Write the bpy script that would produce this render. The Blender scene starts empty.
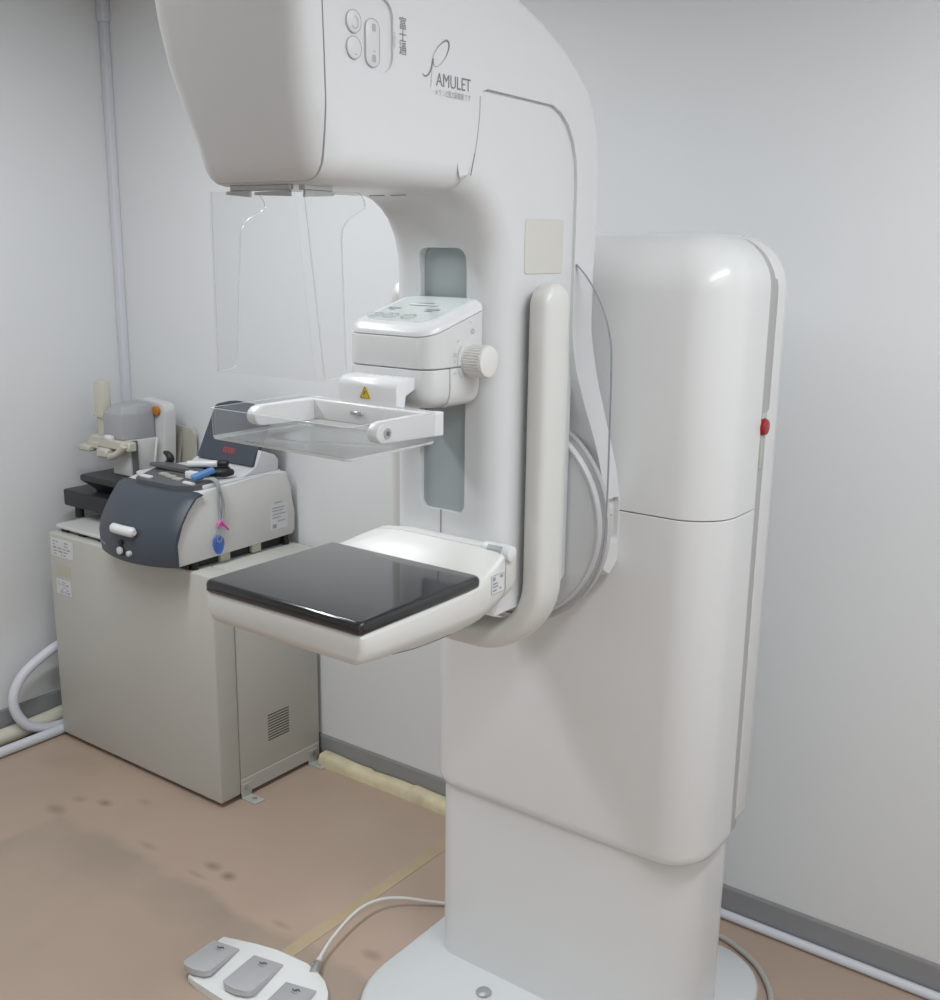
import bpy, bmesh, math, random
from mathutils import Vector, Matrix, noise
PI = math.pi
sc = bpy.context.scene
COL = sc.collection
random.seed(4)
XM = -1.074                      # mid plane of the machine's arm

# ------------------------------------------------------------------ materials
def mat(name, col, rough=0.4, metal=0.0, spec=0.5, bump=0.0, bscale=200.0, mottle=0.0, mscale=6.0, emit=None, coat=0.0):
    m = bpy.data.materials.new(name); m.use_nodes = True
    nt = m.node_tree; b = nt.nodes['Principled BSDF']
    b.inputs['Base Color'].default_value = (*col, 1)
    b.inputs['Roughness'].default_value = rough
    b.inputs['Metallic'].default_value = metal
    b.inputs['Specular IOR Level'].default_value = spec
    b.inputs['Coat Weight'].default_value = coat
    if emit:
        b.inputs['Emission Color'].default_value = (*emit[:3], 1); b.inputs['Emission Strength'].default_value = emit[3]
    tc = nt.nodes.new('ShaderNodeTexCoord')
    if mottle:
        n = nt.nodes.new('ShaderNodeTexNoise'); n.inputs['Scale'].default_value = mscale; n.inputs['Detail'].default_value = 4
        nt.links.new(tc.outputs['Object'], n.inputs['Vector'])
        r = nt.nodes.new('ShaderNodeValToRGB')
        r.color_ramp.elements[0].color = (*[c * (1 - mottle) for c in col], 1); r.color_ramp.elements[0].position = .3
        r.color_ramp.elements[1].color = (*[min(1, c * (1 + mottle)) for c in col], 1); r.color_ramp.elements[1].position = .7
        nt.links.new(n.outputs['Fac'], r.inputs['Fac']); nt.links.new(r.outputs['Color'], b.inputs['Base Color'])
    if bump:
        n = nt.nodes.new('ShaderNodeTexNoise'); n.inputs['Scale'].default_value = bscale; n.inputs['Detail'].default_value = 3
        nt.links.new(tc.outputs['Object'], n.inputs['Vector'])
        bp = nt.nodes.new('ShaderNodeBump'); bp.inputs['Strength'].default_value = bump; bp.inputs['Distance'].default_value = .002
        nt.links.new(n.outputs['Fac'], bp.inputs['Height']); nt.links.new(bp.outputs['Normal'], b.inputs['Normal'])
    return m

def clear_mat(name, tint, refl=1.0, body=0.0, body_col=(.8, .82, .84)):
    """thin clear plastic: see-through with a Fresnel reflection"""
    m = bpy.data.materials.new(name); m.use_nodes = True
    nt = m.node_tree; nt.nodes.clear()
    out = nt.nodes.new('ShaderNodeOutputMaterial')
    tr = nt.nodes.new('ShaderNodeBsdfTransparent'); tr.inputs['Color'].default_value = (*tint, 1)
    df = nt.nodes.new('ShaderNodeBsdfDiffuse'); df.inputs['Color'].default_value = (*body_col, 1)
    gl = nt.nodes.new('ShaderNodeBsdfGlossy'); gl.inputs['Roughness'].default_value = .04
    lw = nt.nodes.new('ShaderNodeLayerWeight'); lw.inputs['Blend'].default_value = .5
    fr = nt.nodes.new('ShaderNodeMath'); fr.operation = 'POWER'; fr.inputs[1].default_value = 4.0
    nt.links.new(lw.outputs['Facing'], fr.inputs[0])
    mu = nt.nodes.new('ShaderNodeMath'); mu.operation = 'MULTIPLY_ADD'; mu.inputs[1].default_value = .5 * refl; mu.inputs[2].default_value = .025 * refl
    m0 = nt.nodes.new('ShaderNodeMixShader'); m0.inputs['Fac'].default_value = body
    mx = nt.nodes.new('ShaderNodeMixShader')
    nt.links.new(tr.outputs[0], m0.inputs[1]); nt.links.new(df.outputs[0], m0.inputs[2])
    nt.links.new(fr.outputs[0], mu.inputs[0]); nt.links.new(mu.outputs[0], mx.inputs['Fac'])
    nt.links.new(m0.outputs[0], mx.inputs[1]); nt.links.new(gl.outputs[0], mx.inputs[2])
    nt.links.new(mx.outputs[0], out.inputs['Surface'])
    return m

M = {}
M['white'] = mat('white_enamel', (.70, .708, .712), .28, bump=.02, bscale=60)
M['column'] = mat('pearl_white_enamel', (.76, .765, .76), .25, mottle=.012, mscale=3)
M['white2'] = mat('white_plastic', (.69, .693, .69), .3)
M['bright'] = mat('bright_white_plastic', (.76, .765, .768), .25)
M['cream'] = mat('cream_plastic', (.66, .645, .60), .45)
M['support'] = mat('ivory_plastic', (.71, .707, .68), .32)
M['carbon'] = mat('black_carbon_plate', (.018, .018, .02), .12, spec=.6, coat=.3)
M['slot'] = mat('grey_blue_panel', (.40, .45, .455), .35)
M['seam'] = mat('seam_grey', (.28, .28, .28), .6)
M['line'] = mat('print_grey', (.22, .23, .24), .5)
M['print'] = mat('pale_print_grey', (.42, .43, .44), .5)
M['strip'] = mat('grey_strip', (.44, .44, .43), .45)
M['ring'] = mat('mauve_grey_ring', (.53, .515, .525), .5)
M['disc'] = mat('pale_grey_disc', (.74, .74, .73), .45)
M['red'] = mat('red_button', (.36, .018, .022), .35)
M['lcd'] = mat('green_white_panel', (.66, .72, .70), .08, coat=.5)
M['yellow'] = mat('yellow_sticker', (.75, .52, .03), .5)
M['black'] = mat('black_plastic', (.022, .022, .024), .35, bump=.1, bscale=300)
M['black2'] = mat('soft_black', (.012, .012, .013), .5)
M['steel'] = mat('dull_steel', (.55, .55, .55), .3, metal=.8)
M['knob'] = mat('knob_plastic', (.76, .755, .73), .35)
M['base'] = mat('base_white', (.66, .68, .69), .3)
M['cab'] = mat('cabinet_grey_beige', (.555, .55, .505), .42, bump=.03, bscale=350)
M['cabdark'] = mat('cabinet_shadow_gap', (.10, .10, .09), .7)
M['bracket'] = mat('bracket_grey', (.55, .55, .51), .4, metal=.2)
M['label'] = mat('paper_label', (.72, .72, .73), .6)
M['labelb'] = mat('beige_label', (.58, .54, .46), .6)
M['ink'] = mat('grey_ink', (.36, .36, .40), .6)
M['inkd'] = mat('dark_ink', (.10, .11, .11), .6)
M['navy'] = mat('dark_slate_plastic', (.058, .07, .09), .42, bump=.05, bscale=400)
M['body'] = mat('light_grey_body', (.68, .68, .665), .45)
M['bodyt'] = mat('cool_grey_top', (.68, .69, .72), .42)
M['hood'] = mat('screen_dark', (.05, .062, .085), .3)
M['redled'] = mat('red_digits', (.6, .05, .06), .5, emit=(1, .10, .12, .06))
M['keypad'] = mat('keypad_grey', (.10, .105, .115), .45)
M['key'] = mat('key_beige', (.42, .41, .36), .5)
M['keyd'] = mat('keypad_display', (.17, .175, .16), .3)
M['tonob'] = mat('aged_beige_plastic', (.58, .56, .48), .45)
M['tonoh'] = mat('instrument_grey', (.40, .41, .43), .45)
M['tonow'] = mat('instrument_white', (.66, .665, .65), .45)
M['tonod'] = mat('dark_rail', (.14, .14, .15), .45)
M['orange'] = mat('orange_lamp', (.50, .18, .02), .4)
M['blue'] = mat('blue_plastic', (.08, .24, .55), .35)
M['pink'] = mat('pink_clip', (.75, .10, .45), .35)
M['cord'] = mat('grey_cord', (.36, .40, .42), .5)
M['tag'] = clear_mat('blue_tag', (.45, .60, .95), .6, .45, (.16, .30, .75))
M['hose'] = mat('pale_grey_hose', (.72, .74, .80), .4)
M['creamhose'] = mat('cream_pipe', (.70, .68, .57), .5)
M['foam'] = mat('aged_cream_foam', (.74, .66, .45), .8, mottle=.14, mscale=14, bump=.3, bscale=90)
M['pedal'] = mat('silver_pedal', (.52, .52, .535), .38, metal=.2)
M['pedbase'] = mat('pedal_base', (.80, .815, .80), .35)
M['tape'] = mat('yellowed_tape', (.475, .375, .245), .6, mottle=.06, mscale=12)
M['cable'] = mat('pale_cable', (.72, .71, .68), .45)
M['cableg'] = mat('grey_cable', (.46, .44, .41), .5)
M['skirt'] = mat('grey_vinyl_skirting', (.295, .298, .308), .45)
M['trim'] = mat('lavender_white_conduit', (.70, .72, .77), .4)
M['ceil'] = mat('ceiling_white', (.80, .80, .79), .7)
M['clear'] = clear_mat('clear_acrylic', (.95, .955, .955), 1.3, .05)
M['clear_s'] = clear_mat('clear_shield', (.988, .99, .99), .8, .01)
M['clear_g'] = clear_mat('clear_guard', (.975, .978, .98), .5, .012, (.7, .73, .78))
M['edge'] = clear_mat('acrylic_edge', (.92, .94, .94), .3, .45, (.88, .9, .9))
M['edge_t'] = clear_mat('acrylic_tray_edge', (.88, .90, .89), .8, .6, (.85, .87, .86))
M['edge_g'] = mat('grey_guard_edge', (.22, .235, .26), .35)

def wall_mat(name, col):
    m = mat(name, col, .55, bump=.05, bscale=45, mottle=.012, mscale=1.6, spec=.35)
    return m
M['wall'] = wall_mat('painted_wall', (.775, .79, .80))

def floor_mat():
    m = bpy.data.materials.new('pink_brown_vinyl'); m.use_nodes = True
    nt = m.node_tree; b = nt.nodes['Principled BSDF']
    b.inputs['Roughness'].default_value = .33; b.inputs['Specular IOR Level'].default_value = .4
    tc = nt.nodes.new('ShaderNodeTexCoord')
    def mixc(a_sock, col, fac_sock):
        mx = nt.nodes.new('ShaderNodeMix'); mx.data_type = 'RGBA'
        nt.links.new(fac_sock, mx.inputs[0]); nt.links.new(a_sock, mx.inputs[6]); mx.inputs[7].default_value = (*col, 1)
        return mx.outputs[2]
    n = nt.nodes.new('ShaderNodeTexNoise'); n.inputs['Scale'].default_value = 2.2; n.inputs['Detail'].default_value = 6
    nt.links.new(tc.outputs['Object'], n.inputs['Vector'])
    r = nt.nodes.new('ShaderNodeValToRGB')
    r.color_ramp.elements[0].position = .3; r.color_ramp.elements[0].color = (.445, .335, .265, 1)
    r.color_ramp.elements[1].position = .72; r.color_ramp.elements[1].color = (.51, .388, .31, 1)
    nt.links.new(n.outputs['Fac'], r.inputs['Fac'])
    col = r.outputs['Color']
    # worn and dirty patches with shapes of their own
    w = nt.nodes.new('ShaderNodeTexNoise'); w.inputs['Scale'].default_value = 7; w.inputs['Detail'].default_value = 4
    nt.links.new(tc.outputs['Object'], w.inputs['Vector'])
    sub = nt.nodes.new('ShaderNodeVectorMath'); sub.operation = 'SUBTRACT'; sub.inputs[1].default_value = (.5, .5, .5)
    nt.links.new(w.outputs['Color'], sub.inputs[0])
    scl = nt.nodes.new('ShaderNodeVectorMath'); scl.operation = 'SCALE'; scl.inputs['Scale'].default_value = .22
    nt.links.new(sub.outputs[0], scl.inputs[0])
    wp = nt.nodes.new('ShaderNodeVectorMath'); wp.operation = 'ADD'
    nt.links.new(tc.outputs['Object'], wp.inputs[0]); nt.links.new(scl.outputs[0], wp.inputs[1])
    def blob(cx, cy, rx, ry, soft, colr, amt, ang=0.0, warp=True):
        nonlocal col
        mp = nt.nodes.new('ShaderNodeMapping'); mp.vector_type = 'TEXTURE'
        mp.inputs['Location'].default_value = (cx, cy, 0); mp.inputs['Rotation'].default_value = (0, 0, ang)
        mp.inputs['Scale'].default_value = (rx, ry, 1)
        nt.links.new((wp.outputs[0] if warp else tc.outputs['Object']), mp.inputs['Vector'])
        ln = nt.nodes.new('ShaderNodeVectorMath'); ln.operation = 'LENGTH'
        nt.links.new(mp.outputs[0], ln.inputs[0])
        mr = nt.nodes.new('ShaderNodeMapRange'); mr.inputs['From Min'].default_value = 1.0; mr.inputs['From Max'].default_value = 1 - soft
        mr.inputs['To Min'].default_value = 0; mr.inputs['To Max'].default_value = amt; mr.clamp = True
        nt.links.new(ln.outputs[1], mr.inputs['Value'])
        col = mixc(col, colr, mr.outputs[0])
    # worn rectangle where something used to stand, dirtier along its border
    mp = nt.nodes.new('ShaderNodeMapping'); mp.vector_type = 'TEXTURE'
    mp.inputs['Location'].default_value = (-1.92, .90, 0); mp.inputs['Scale'].default_value = (.69, .68, 1)
    sc2 = nt.nodes.new('ShaderNodeVectorMath'); sc2.operation = 'SCALE'; sc2.inputs['Scale'].default_value = .10
    nt.links.new(sub.outputs[0], sc2.inputs[0])
    wp2 = nt.nodes.new('ShaderNodeVectorMath'); wp2.operation = 'ADD'
    nt.links.new(tc.outputs['Object'], wp2.inputs[0]); nt.links.new(sc2.outputs[0], wp2.inputs[1])
    nt.links.new(wp2.outputs[0], mp.inputs['Vector'])
    ab = nt.nodes.new('ShaderNodeVectorMath'); ab.operation = 'ABSOLUTE'; nt.links.new(mp.outputs[0], ab.inputs[0])
    sx = nt.nodes.new('ShaderNodeSeparateXYZ'); nt.links.new(ab.outputs[0], sx.inputs[0])
    mxm = nt.nodes.new('ShaderNodeMath'); mxm.operation = 'MAXIMUM'; nt.links.new(sx.outputs[0], mxm.inputs[0]); nt.links.new(sx.outputs[1], mxm.inputs[1])
    rp = nt.nodes.new('ShaderNodeValToRGB'); el = rp.color_ramp.elements
    el[0].position = 0; el[0].color = (.20, .20, .20, 1); el[1].position = 1.0; el[1].color = (0, 0, 0, 1)
    for p_, v_ in ((.72, .28), (.88, .62), (.955, .66), (.985, .25)):
        q_ = el.new(p_); q_.color = (v_, v_, v_, 1)
    nt.links.new(mxm.outputs[0], rp.inputs['Fac'])
    md = nt.nodes.new('ShaderNodeMath'); md.operation = 'MULTIPLY'
    w3 = nt.nodes.new('ShaderNodeTexNoise'); w3.inputs['Scale'].default_value = 5; w3.inputs['Detail'].default_value = 5
    nt.links.new(tc.outputs['Object'], w3.inputs['Vector'])
    mr3 = nt.nodes.new('ShaderNodeMapRange'); mr3.inputs['From Min'].default_value = .3; mr3.inputs['From Max'].default_value = .65; mr3.inputs['To Min'].default_value = .5; mr3.inputs['To Max'].default_value = 1.0
    nt.links.new(w3.outputs['Fac'], mr3.inputs['Value'])
    nt.links.new(rp.outputs['Color'], md.inputs[0]); nt.links.new(mr3.outputs[0], md.inputs[1])
    col = mixc(col, (.31, .265, .21), md.outputs[0])
    for cx, cy, rx, ry, amt in ((-2.046, 1.652, .038, .022, .7), (-1.978, 1.645, .030, .024, .85), (-2.551, 1.678, .034, .022, .75), (-2.630, 1.570, .050, .030, .6), (-2.629, 1.647, .03, .02, .45),
                                (-2.464, 1.753, .035, .02, .35), (-1.471, 1.633, .038, .022, .55), (-2.261, 1.61, .05, .018, .4), (-2.05, 1.60, .05, .012, .35), (-1.72, 1.585, .04, .015, .4)):
        blob(cx, cy, rx, ry, 1.0, (.20, .155, .10), amt, 0, False)
    blob(-2.86, 1.78, .16, .08, .6, (.39, .30, .225), .45)
    nt.links.new(col, b.inputs['Base Color'])
    bp = nt.nodes.new('ShaderNodeBump'); bp.inputs['Strength'].default_value = .06; bp.inputs['Distance'].default_value = .004
    n2 = nt.nodes.new('ShaderNodeTexNoise'); n2.inputs['Scale'].default_value = 9; n2.inputs['Detail'].default_value = 3
    nt.links.new(tc.outputs['Object'], n2.inputs['Vector'])
    nt.links.new(n2.outputs['Fac'], bp.inputs['Height']); nt.links.new(bp.outputs['Normal'], b.inputs['Normal'])
    return m
M['floor'] = floor_mat()

# ------------------------------------------------------------------ object helpers
def root(name, label, cat, loc, group=None):
    o = bpy.data.objects.new(name, None); COL.objects.link(o)
    o.location = loc; o.empty_display_size = .05
    o['label'] = label; o['category'] = cat
    if group: o['group'] = group
    return o

def link(name, bm, m, parent=None, smooth=35, label=None):
    """one mesh object from a bmesh in world coordinates"""
    bmesh.ops.recalc_face_normals(bm, faces=bm.faces[:])
    me = bpy.data.meshes.new(name)
    off = Vector((0, 0, 0))
    if parent:
        p = parent
        while p: off += p.location; p = p.parent
        bmesh.ops.translate(bm, verts=bm.verts[:], vec=-off)
    bm.to_mesh(me); bm.free()
    if smooth:
        me.shade_smooth() if hasattr(me, 'shade_smooth') else None
        me.set_sharp_from_angle(angle=math.radians(smooth))
    o = bpy.data.objects.new(name, me); COL.objects.link(o)
    for x in (m if isinstance(m, (list, tuple)) else [m]): me.materials.append(M[x] if isinstance(x, str) else x)
    if parent: o.parent = parent
    if label: o['label'] = label
    return o

def tag(o, label, cat, group=None):
    o['label'] = label; o['category'] = cat
    if group: o['group'] = group
    return o

def structure(o): o['kind'] = 'structure'; return o

# ------------------------------------------------------------------ mesh helpers
def loft(bm, rings, cap=True, closed=True, mi=0):
    R = [[bm.verts.new(p) for p in r] for r in rings]
    n = len(R[0]); fs = []
    for a, b in zip(R, R[1:]):
        for i in range(n if closed else n - 1):
            j = (i + 1) % n
            f = bm.faces.new((a[i], a[j], b[j], b[i])); f.material_index = mi; fs.append(f)
    if cap:
        fs.append(bm.faces.new(R[0][::-1])); fs.append(bm.faces.new(R[-1]))
    return fs

def rr(x0, x1, y0, y1, r, n=6):
    """rounded rectangle, ccw from the lower left corner; r one radius or four (x0y0, x1y0, x1y1, x0y1)"""
    if not isinstance(r, (list, tuple)): r = [r] * 4
    lim = min(x1 - x0, y1 - y0) / 2 - 1e-5
    r = [max(1e-4, min(q, lim)) for q in r]
    pts = []
    for (cx, cy, q, a0) in ((x0 + r[0], y0 + r[0], r[0], PI), (x1 - r[1], y0 + r[1], r[1], 1.5 * PI),
                            (x1 - r[2], y1 - r[2], r[2], 0), (x0 + r[3], y1 - r[3], r[3], .5 * PI)):
        for k in range(n + 1):
            a = a0 + k / n * PI / 2
            pts.append((cx + q * math.cos(a), cy + q * math.sin(a)))
    return pts

def box(bm, x0, x1, y0, y1, z0, z1, bev=0.0, seg=3, mi=0):
    vs = [bm.verts.new(p) for p in ((x0, y0, z0), (x1, y0, z0), (x1, y1, z0), (x0, y1, z0), (x0, y0, z1), (x1, y0, z1), (x1, y1, z1), (x0, y1, z1))]
    fs = [bm.faces.new([vs[i] for i in f]) for f in ((3, 2, 1, 0), (4, 5, 6, 7), (0, 1, 5, 4), (1, 2, 6, 5), (2, 3, 7, 6), (3, 0, 4, 7))]
    for f in fs: f.material_index = mi
    if bev:
        es = list({e for f in fs for e in f.edges})
        bmesh.ops.bevel(bm, geom=es, offset=bev, segments=seg, profile=.5, affect='EDGES', clamp_overlap=True)
    return fs

AX = {'x': lambda u, v, w: (w, u, v), 'y': lambda u, v, w: (u, w, v), 'z': lambda u, v, w: (u, v, w)}
def prism(bm, pts, ax, lo, hi, bev=0.0, seg=3, sharp=(), mi=0, rim_mi=None):
    """extrude a 2-D outline along an axis ('x': pts are (y,z); 'y': (x,z); 'z': (x,y)); bev rounds the two cap outlines,
    except the outline edges whose index is in sharp"""
    f = AX[ax]
    A = [bm.verts.new(f(u, v, lo)) for u, v in pts]; B = [bm.verts.new(f(u, v, hi)) for u, v in pts]
    n = len(pts); caps = [bm.faces.new(A), bm.faces.new(B[::-1])]
    for c in caps: c.material_index = mi
    for i in range(n):
        q = bm.faces.new((A[i], B[i], B[(i + 1) % n], A[(i + 1) % n])); q.material_index = mi if rim_mi is None else rim_mi
    if bev:
        es = []
        for i in range(n):
            if i in sharp: continue
            for L in (A, B):
                e = bm.edges.get((L[i], L[(i + 1) % n]))
                if e: es.append(e)
        bmesh.ops.bevel(bm, geom=es, offset=bev, segments=seg, profile=.5, affect='EDGES', clamp_overlap=True)

def soft_prism(bm, pts, hw, r, wt=None, n=7, cx=None, gather=None):
    """symmetric extrusion along x whose outline edges are rounded with radius r (weight per outline point)"""
    cx = XM if cx is None else cx
    N = len(pts); P = [Vector(p) for p in pts]
    area = sum(P[i].x * P[(i + 1) % N].y - P[(i + 1) % N].x * P[i].y for i in range(N)); sg = 1 if area > 0 else -1
    nr = []
    for i in range(N):
        a = (P[i] - P[i - 1]).normalized(); c = (P[(i + 1) % N] - P[i]).normalized()
        t = a + c; t = t.normalized() if t.length > 1e-6 else a
        nr.append(Vector((-t.y, t.x)) * sg)
    rings = []
    steps = [(hw - r + r * math.sin(a), r * (1 - math.cos(a))) for a in [PI / 2 * k / n for k in range(n + 1)]]
    steps.append((hw, r * 1.07))
    for x, ins in [(-x, i) for x, i in reversed(steps)] + steps:
        ring = []
        for i in range(N):
            if gather and i in gather:      # a tight corner closes in on one point instead of crossing over
                q = Vector(gather[i]); q = q + (P[i] - q) * .06
                p = P[i] + (q - P[i]) * (ins / (r * 1.07))
            else: p = P[i] + nr[i] * ins * (1 if wt is None else wt[i])
            ring.append((cx + x, *p))
        rings.append(ring)
    loft(bm, rings)

def cyl(bm, p0, p1, r0, r1=None, n=24, bev=0.0):
    r1 = r0 if r1 is None else r1
    p0, p1 = Vector(p0), Vector(p1); d = (p1 - p0); L = d.length; d.normalize()
    u = d.orthogonal().normalized(); v = d.cross(u)
    prof = [(0, r0), (L, r1)] if not bev else [(0, r0 - bev), (bev * .3, r0 - bev * .3), (bev, r0), (L - bev, r1), (L - bev * .3, r1 - bev * .3), (L, r1 - bev)]
    loft(bm, [[p0 + d * t + (u * math.cos(a) + v * math.sin(a)) * r for a in [2 * PI * k / n for k in range(n)]] for t, r in prof])

def spline(pts, n=8):
    P = [Vector(p) for p in pts]; P = [P[0] * 2 - P[1]] + P + [P[-1] * 2 - P[-2]]; out = []
    for i in range(1, len(P) - 2):
        a, b, c, d = P[i - 1:i + 3]
        for k in range(n):
            t = k / n
            out.append(.5 * ((2 * b) + (c - a) * t + (2 * a - 5 * b + 4 * c - d) * t * t + (3 * b - a - 3 * c + d) * t ** 3))
    out.append(P[-2]); return out

def tube(bm, pts, r, n=10, smooth=8, ends=None):
    P = spline(pts, smooth) if smooth else [Vector(p) for p in pts]
    rings = []; u = None
    for i, p in enumerate(P):
        t = (P[min(i + 1, len(P) - 1)] - P[max(i - 1, 0)]).normalized()
        if u is None: u = t.orthogonal().normalized()
        u = (u - t * u.dot(t)).normalized(); v = t.cross(u)
        q = r(i / (len(P) - 1)) if callable(r) else r
        rings.append([p + (u * math.cos(a) + v * math.sin(a)) * q for a in [2 * PI * k / n for k in range(n)]])
    loft(bm, rings)

def stroke(bm, pts, w, to, smooth=6):
    """flat ribbon along 2-D points, width w (number or function of t); to maps (u,v) to 3-D"""
    P = [p.to_2d() for p in spline([(a, b, 0) for a, b in pts], smooth)] if smooth else [Vector(p) for p in pts]
    prev = None
    for i, p in enumerate(P):
        t = (P[min(i + 1, len(P) - 1)] - P[max(i - 1, 0)]).normalized(); nrm = Vector((-t.y, t.x))
        q = (w(i / (len(P) - 1)) if callable(w) else w) / 2
        cur = (bm.verts.new(to(*(p + nrm * q))), bm.verts.new(to(*(p - nrm * q))))
        if prev: bm.faces.new((prev[0], prev[1], cur[1], cur[0]))
        prev = cur

def outline(bm, pts, w, to):
    """closed flat ring following an outline"""
    n = len(pts); P = [Vector(p) for p in pts]; V = []
    for i in range(n):
        t = (P[(i + 1) % n] - P[i - 1]).normalized(); nr = Vector((-t.y, t.x))
        V.append((bm.verts.new(to(*(P[i] + nr * w / 2))), bm.verts.new(to(*(P[i] - nr * w / 2)))))
    for i in range(n):
        a, b = V[i], V[(i + 1) % n]; bm.faces.new((a[0], a[1], b[1], b[0]))

def text_into(bm, s, size, to, extrude=.0003, squash=1.0, spacing=1.0):
    c = bpy.data.curves.new('lettering', 'FONT'); c.body = s; c.size = size; c.extrude = 0; c.space_character = spacing; c.resolution_u = 3
    o = bpy.data.objects.new('lettering', c); COL.objects.link(o)
    dg = bpy.context.evaluated_depsgraph_get()
    me = bpy.data.meshes.new_from_object(o.evaluated_get(dg))
    base = [bm.verts.new(to(v.co.x * squash, v.co.y)) for v in me.vertices]
    for p in me.polygons:
        try: bm.faces.new([base[i] for i in p.vertices])
        except ValueError: pass
    bpy.data.objects.remove(o); bpy.data.curves.remove(c); bpy.data.meshes.remove(me)

def on_x(X, y0, z0):      # lettering on a face looking towards +X
    return lambda u, v: (X, y0 + u, z0 + v)
def on_y(Y, x0, z0):      # lettering on a face looking towards -Y
    return lambda u, v: (x0 + u, Y, z0 + v)

def cut(o, bm):
    """carve the shape in bm (world space) out of object o"""
    c = link('cutter', bm, 'white', None, 0)
    md = o.modifiers.new('b', 'BOOLEAN'); md.operation = 'DIFFERENCE'; md.solver = 'EXACT'; md.object = c
    bpy.context.view_layer.update()
    dg = bpy.context.evaluated_depsgraph_get()
    me = bpy.data.meshes.new_from_object(o.evaluated_get(dg))
    o.modifiers.clear(); old = o.data; o.data = me; bpy.data.meshes.remove(old)
    me.set_sharp_from_angle(angle=math.radians(35))
    cm = c.data; bpy.data.objects.remove(c); bpy.data.meshes.remove(cm)

def nb(): return bmesh.new()

# ================================================================== THE ROOM
XL, YB, ZC = -3.17, 2.283, 2.345
XR, YF = 1.7, -1.7
b = nb(); box(b, XL - .12, XR + .12, YF - .12, YB + .12, -.1, 0); structure(link('floor', b, 'floor', None, 0))
b = nb(); box(b, XL - .12, XR + .12, YF - .12, YB + .12, ZC, ZC + .1); structure(link('ceiling', b, 'ceil', None, 0))
b = nb(); box(b, XL - .12, XL, YF - .12, YB + .12, 0, ZC); structure(link('wall_left', b, 'wall', None, 0))
b = nb(); box(b, XL, XR, YB, YB + .12, 0, ZC); structure(link('wall_back', b, 'wall', None, 0))
b = nb(); box(b, XR, XR + .12, YF - .12, YB + .12, 0, ZC); structure(link('wall_right', b, 'wall', None, 0))
b = nb(); box(b, XL, XR, YF - .12, YF, 0, ZC); structure(link('wall_front', b, 'wall', None, 0))
b = nb(); prism(b, [(YB, 0), (YB - .006, 0), (YB - .006, .074), (YB - .003, .081), (YB, .081)], 'x', XL, XR)
structure(link('baseboard_back', b, 'skirt', None, 20))
b = nb(); prism(b, [(XL, 0), (XL + .006, 0), (XL + .006, .098), (XL + .003, .104), (XL, .104)], 'y', YF, YB - .006)
structure(link('baseboard_left', b, 'skirt', None, 20))
b = nb(); box(b, XL, XL + .030, YB - .024, YB, .104, ZC - .03, .004, 2); box(b, XL, XL + .036, YB - .03, YB, ZC - .065, ZC, .003, 2)
structure(link('trim_1', b, 'trim', None, 30))

# ================================================================== THE MACHINE
mach = root('mammography_machine', 'large white mammography x-ray machine with overhanging C-shaped arm and black detector plate', 'x-ray machine', (XM, 1.8, 0))

# --- foot plate and pedestal
b = nb()
loft(b, [[(x, y, z) for x, y in rr(-1.409 + i, -.694 - i, 1.40 + i, 2.13 - i, [.20, .18, .14, .14], 10)] for z, i in ((0, 0), (.018, 0), (.024, .002), (.028, .008))])
foot = link('base_plate', b, 'base', mach, 40)
b = nb(); cyl(b, (-1.168, 1.655, .028), (-1.168, 1.655, .034), .017, bev=.003); link('bolt_cap', b, 'steel', mach, 40, label='round grey bolt cap')

FR = [.06, .145, .003, .003]
def plan(i=0.0, x0=-1.364, x1=-.729, y0=1.708, y1=1.8765, r=None):
    r = FR if r is None else r
    bow = lambda x, y: y - .006 * max(0, 1 - ((x - (x0 + x1) / 2) / ((x1 - x0) / 2)) ** 2) if y < y0 + .05 else y
    return [(x, bow(x, y)) for x, y in rr(x0 + i, x1 - i, y0 + i, y1, [q - i * .6 for q in r], 12)]
b = nb()
loft(b, [[(x, y, z) for x, y in rr(-1.350, -.757, 1.718, 1.975, [.05, .13, .06, .06], 12)] for z in (.026, .56)])
link('pedestal', b, 'column', mach, 40)
# sleeve
b = nb()
loft(b, [[(x, y, z) for x, y in plan(i)] for z, i in ((.447, .012), (.453, .005), (.462, .001), (.473, 0), (1.1295, 0), (1.1305, .001))])
link('lower_cover', b, 'column', mach, 40)
def dome(z0, z1, R, n=12): return [(z1 - R + R * math.sin(a), R * (1 - math.cos(a))) for a in [PI / 2 * k / n * .985 for k in range(n + 1)]]
b = nb()
rs = [(1.1325, .001), (1.1335, 0)] + dome(0, 1.627, .10)
loft(b, [[(x, y, z) for x, y in plan(min(i, .094))] for z, i in rs])
link('upper_cover', b, 'column', mach, 40)
# grey strip between front and rear shells
b = nb()
rs = [(.462, .004), (.475, .004)] + dome(0, 1.623, .10)
loft(b, [[(x, y, z) for x, y in rr(-1.362 + min(i, .094), -.7302 - min(i, .094), 1.86, 1.915, .001, 2)] for z, i in rs])
link('seam_strip', b, 'strip', mach, 40, label='grey strip between the column covers')
b = nb()
rs = [(.462, .02), (.480, .004), (.49, 0)] + dome(0, 1.627, .10)
loft(b, [[(x, y, z) for x, y in rr(-1.364 + i, -.731 - i, 1.9055, 1.992 - i * .4, [.001, .001, .06, .06], 10)] for z, i in [(z, min(i, .094)) for z, i in rs]])
link('rear_cover', b, 'column', mach, 40)
b = nb()
cyl(b, (-.736, 1.888, 1.284), (-.7275, 1.888, 1.284), .0165, bev=.001)
link('button_collar', b, 'red', mach, 40)
b = nb()
cyl(b, (-.729, 1.888, 1.284), (-.7215, 1.888, 1.284), .0145, bev=.003)
link('stop_button', b, 'red', mach, 40, label='red emergency stop button')
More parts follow.
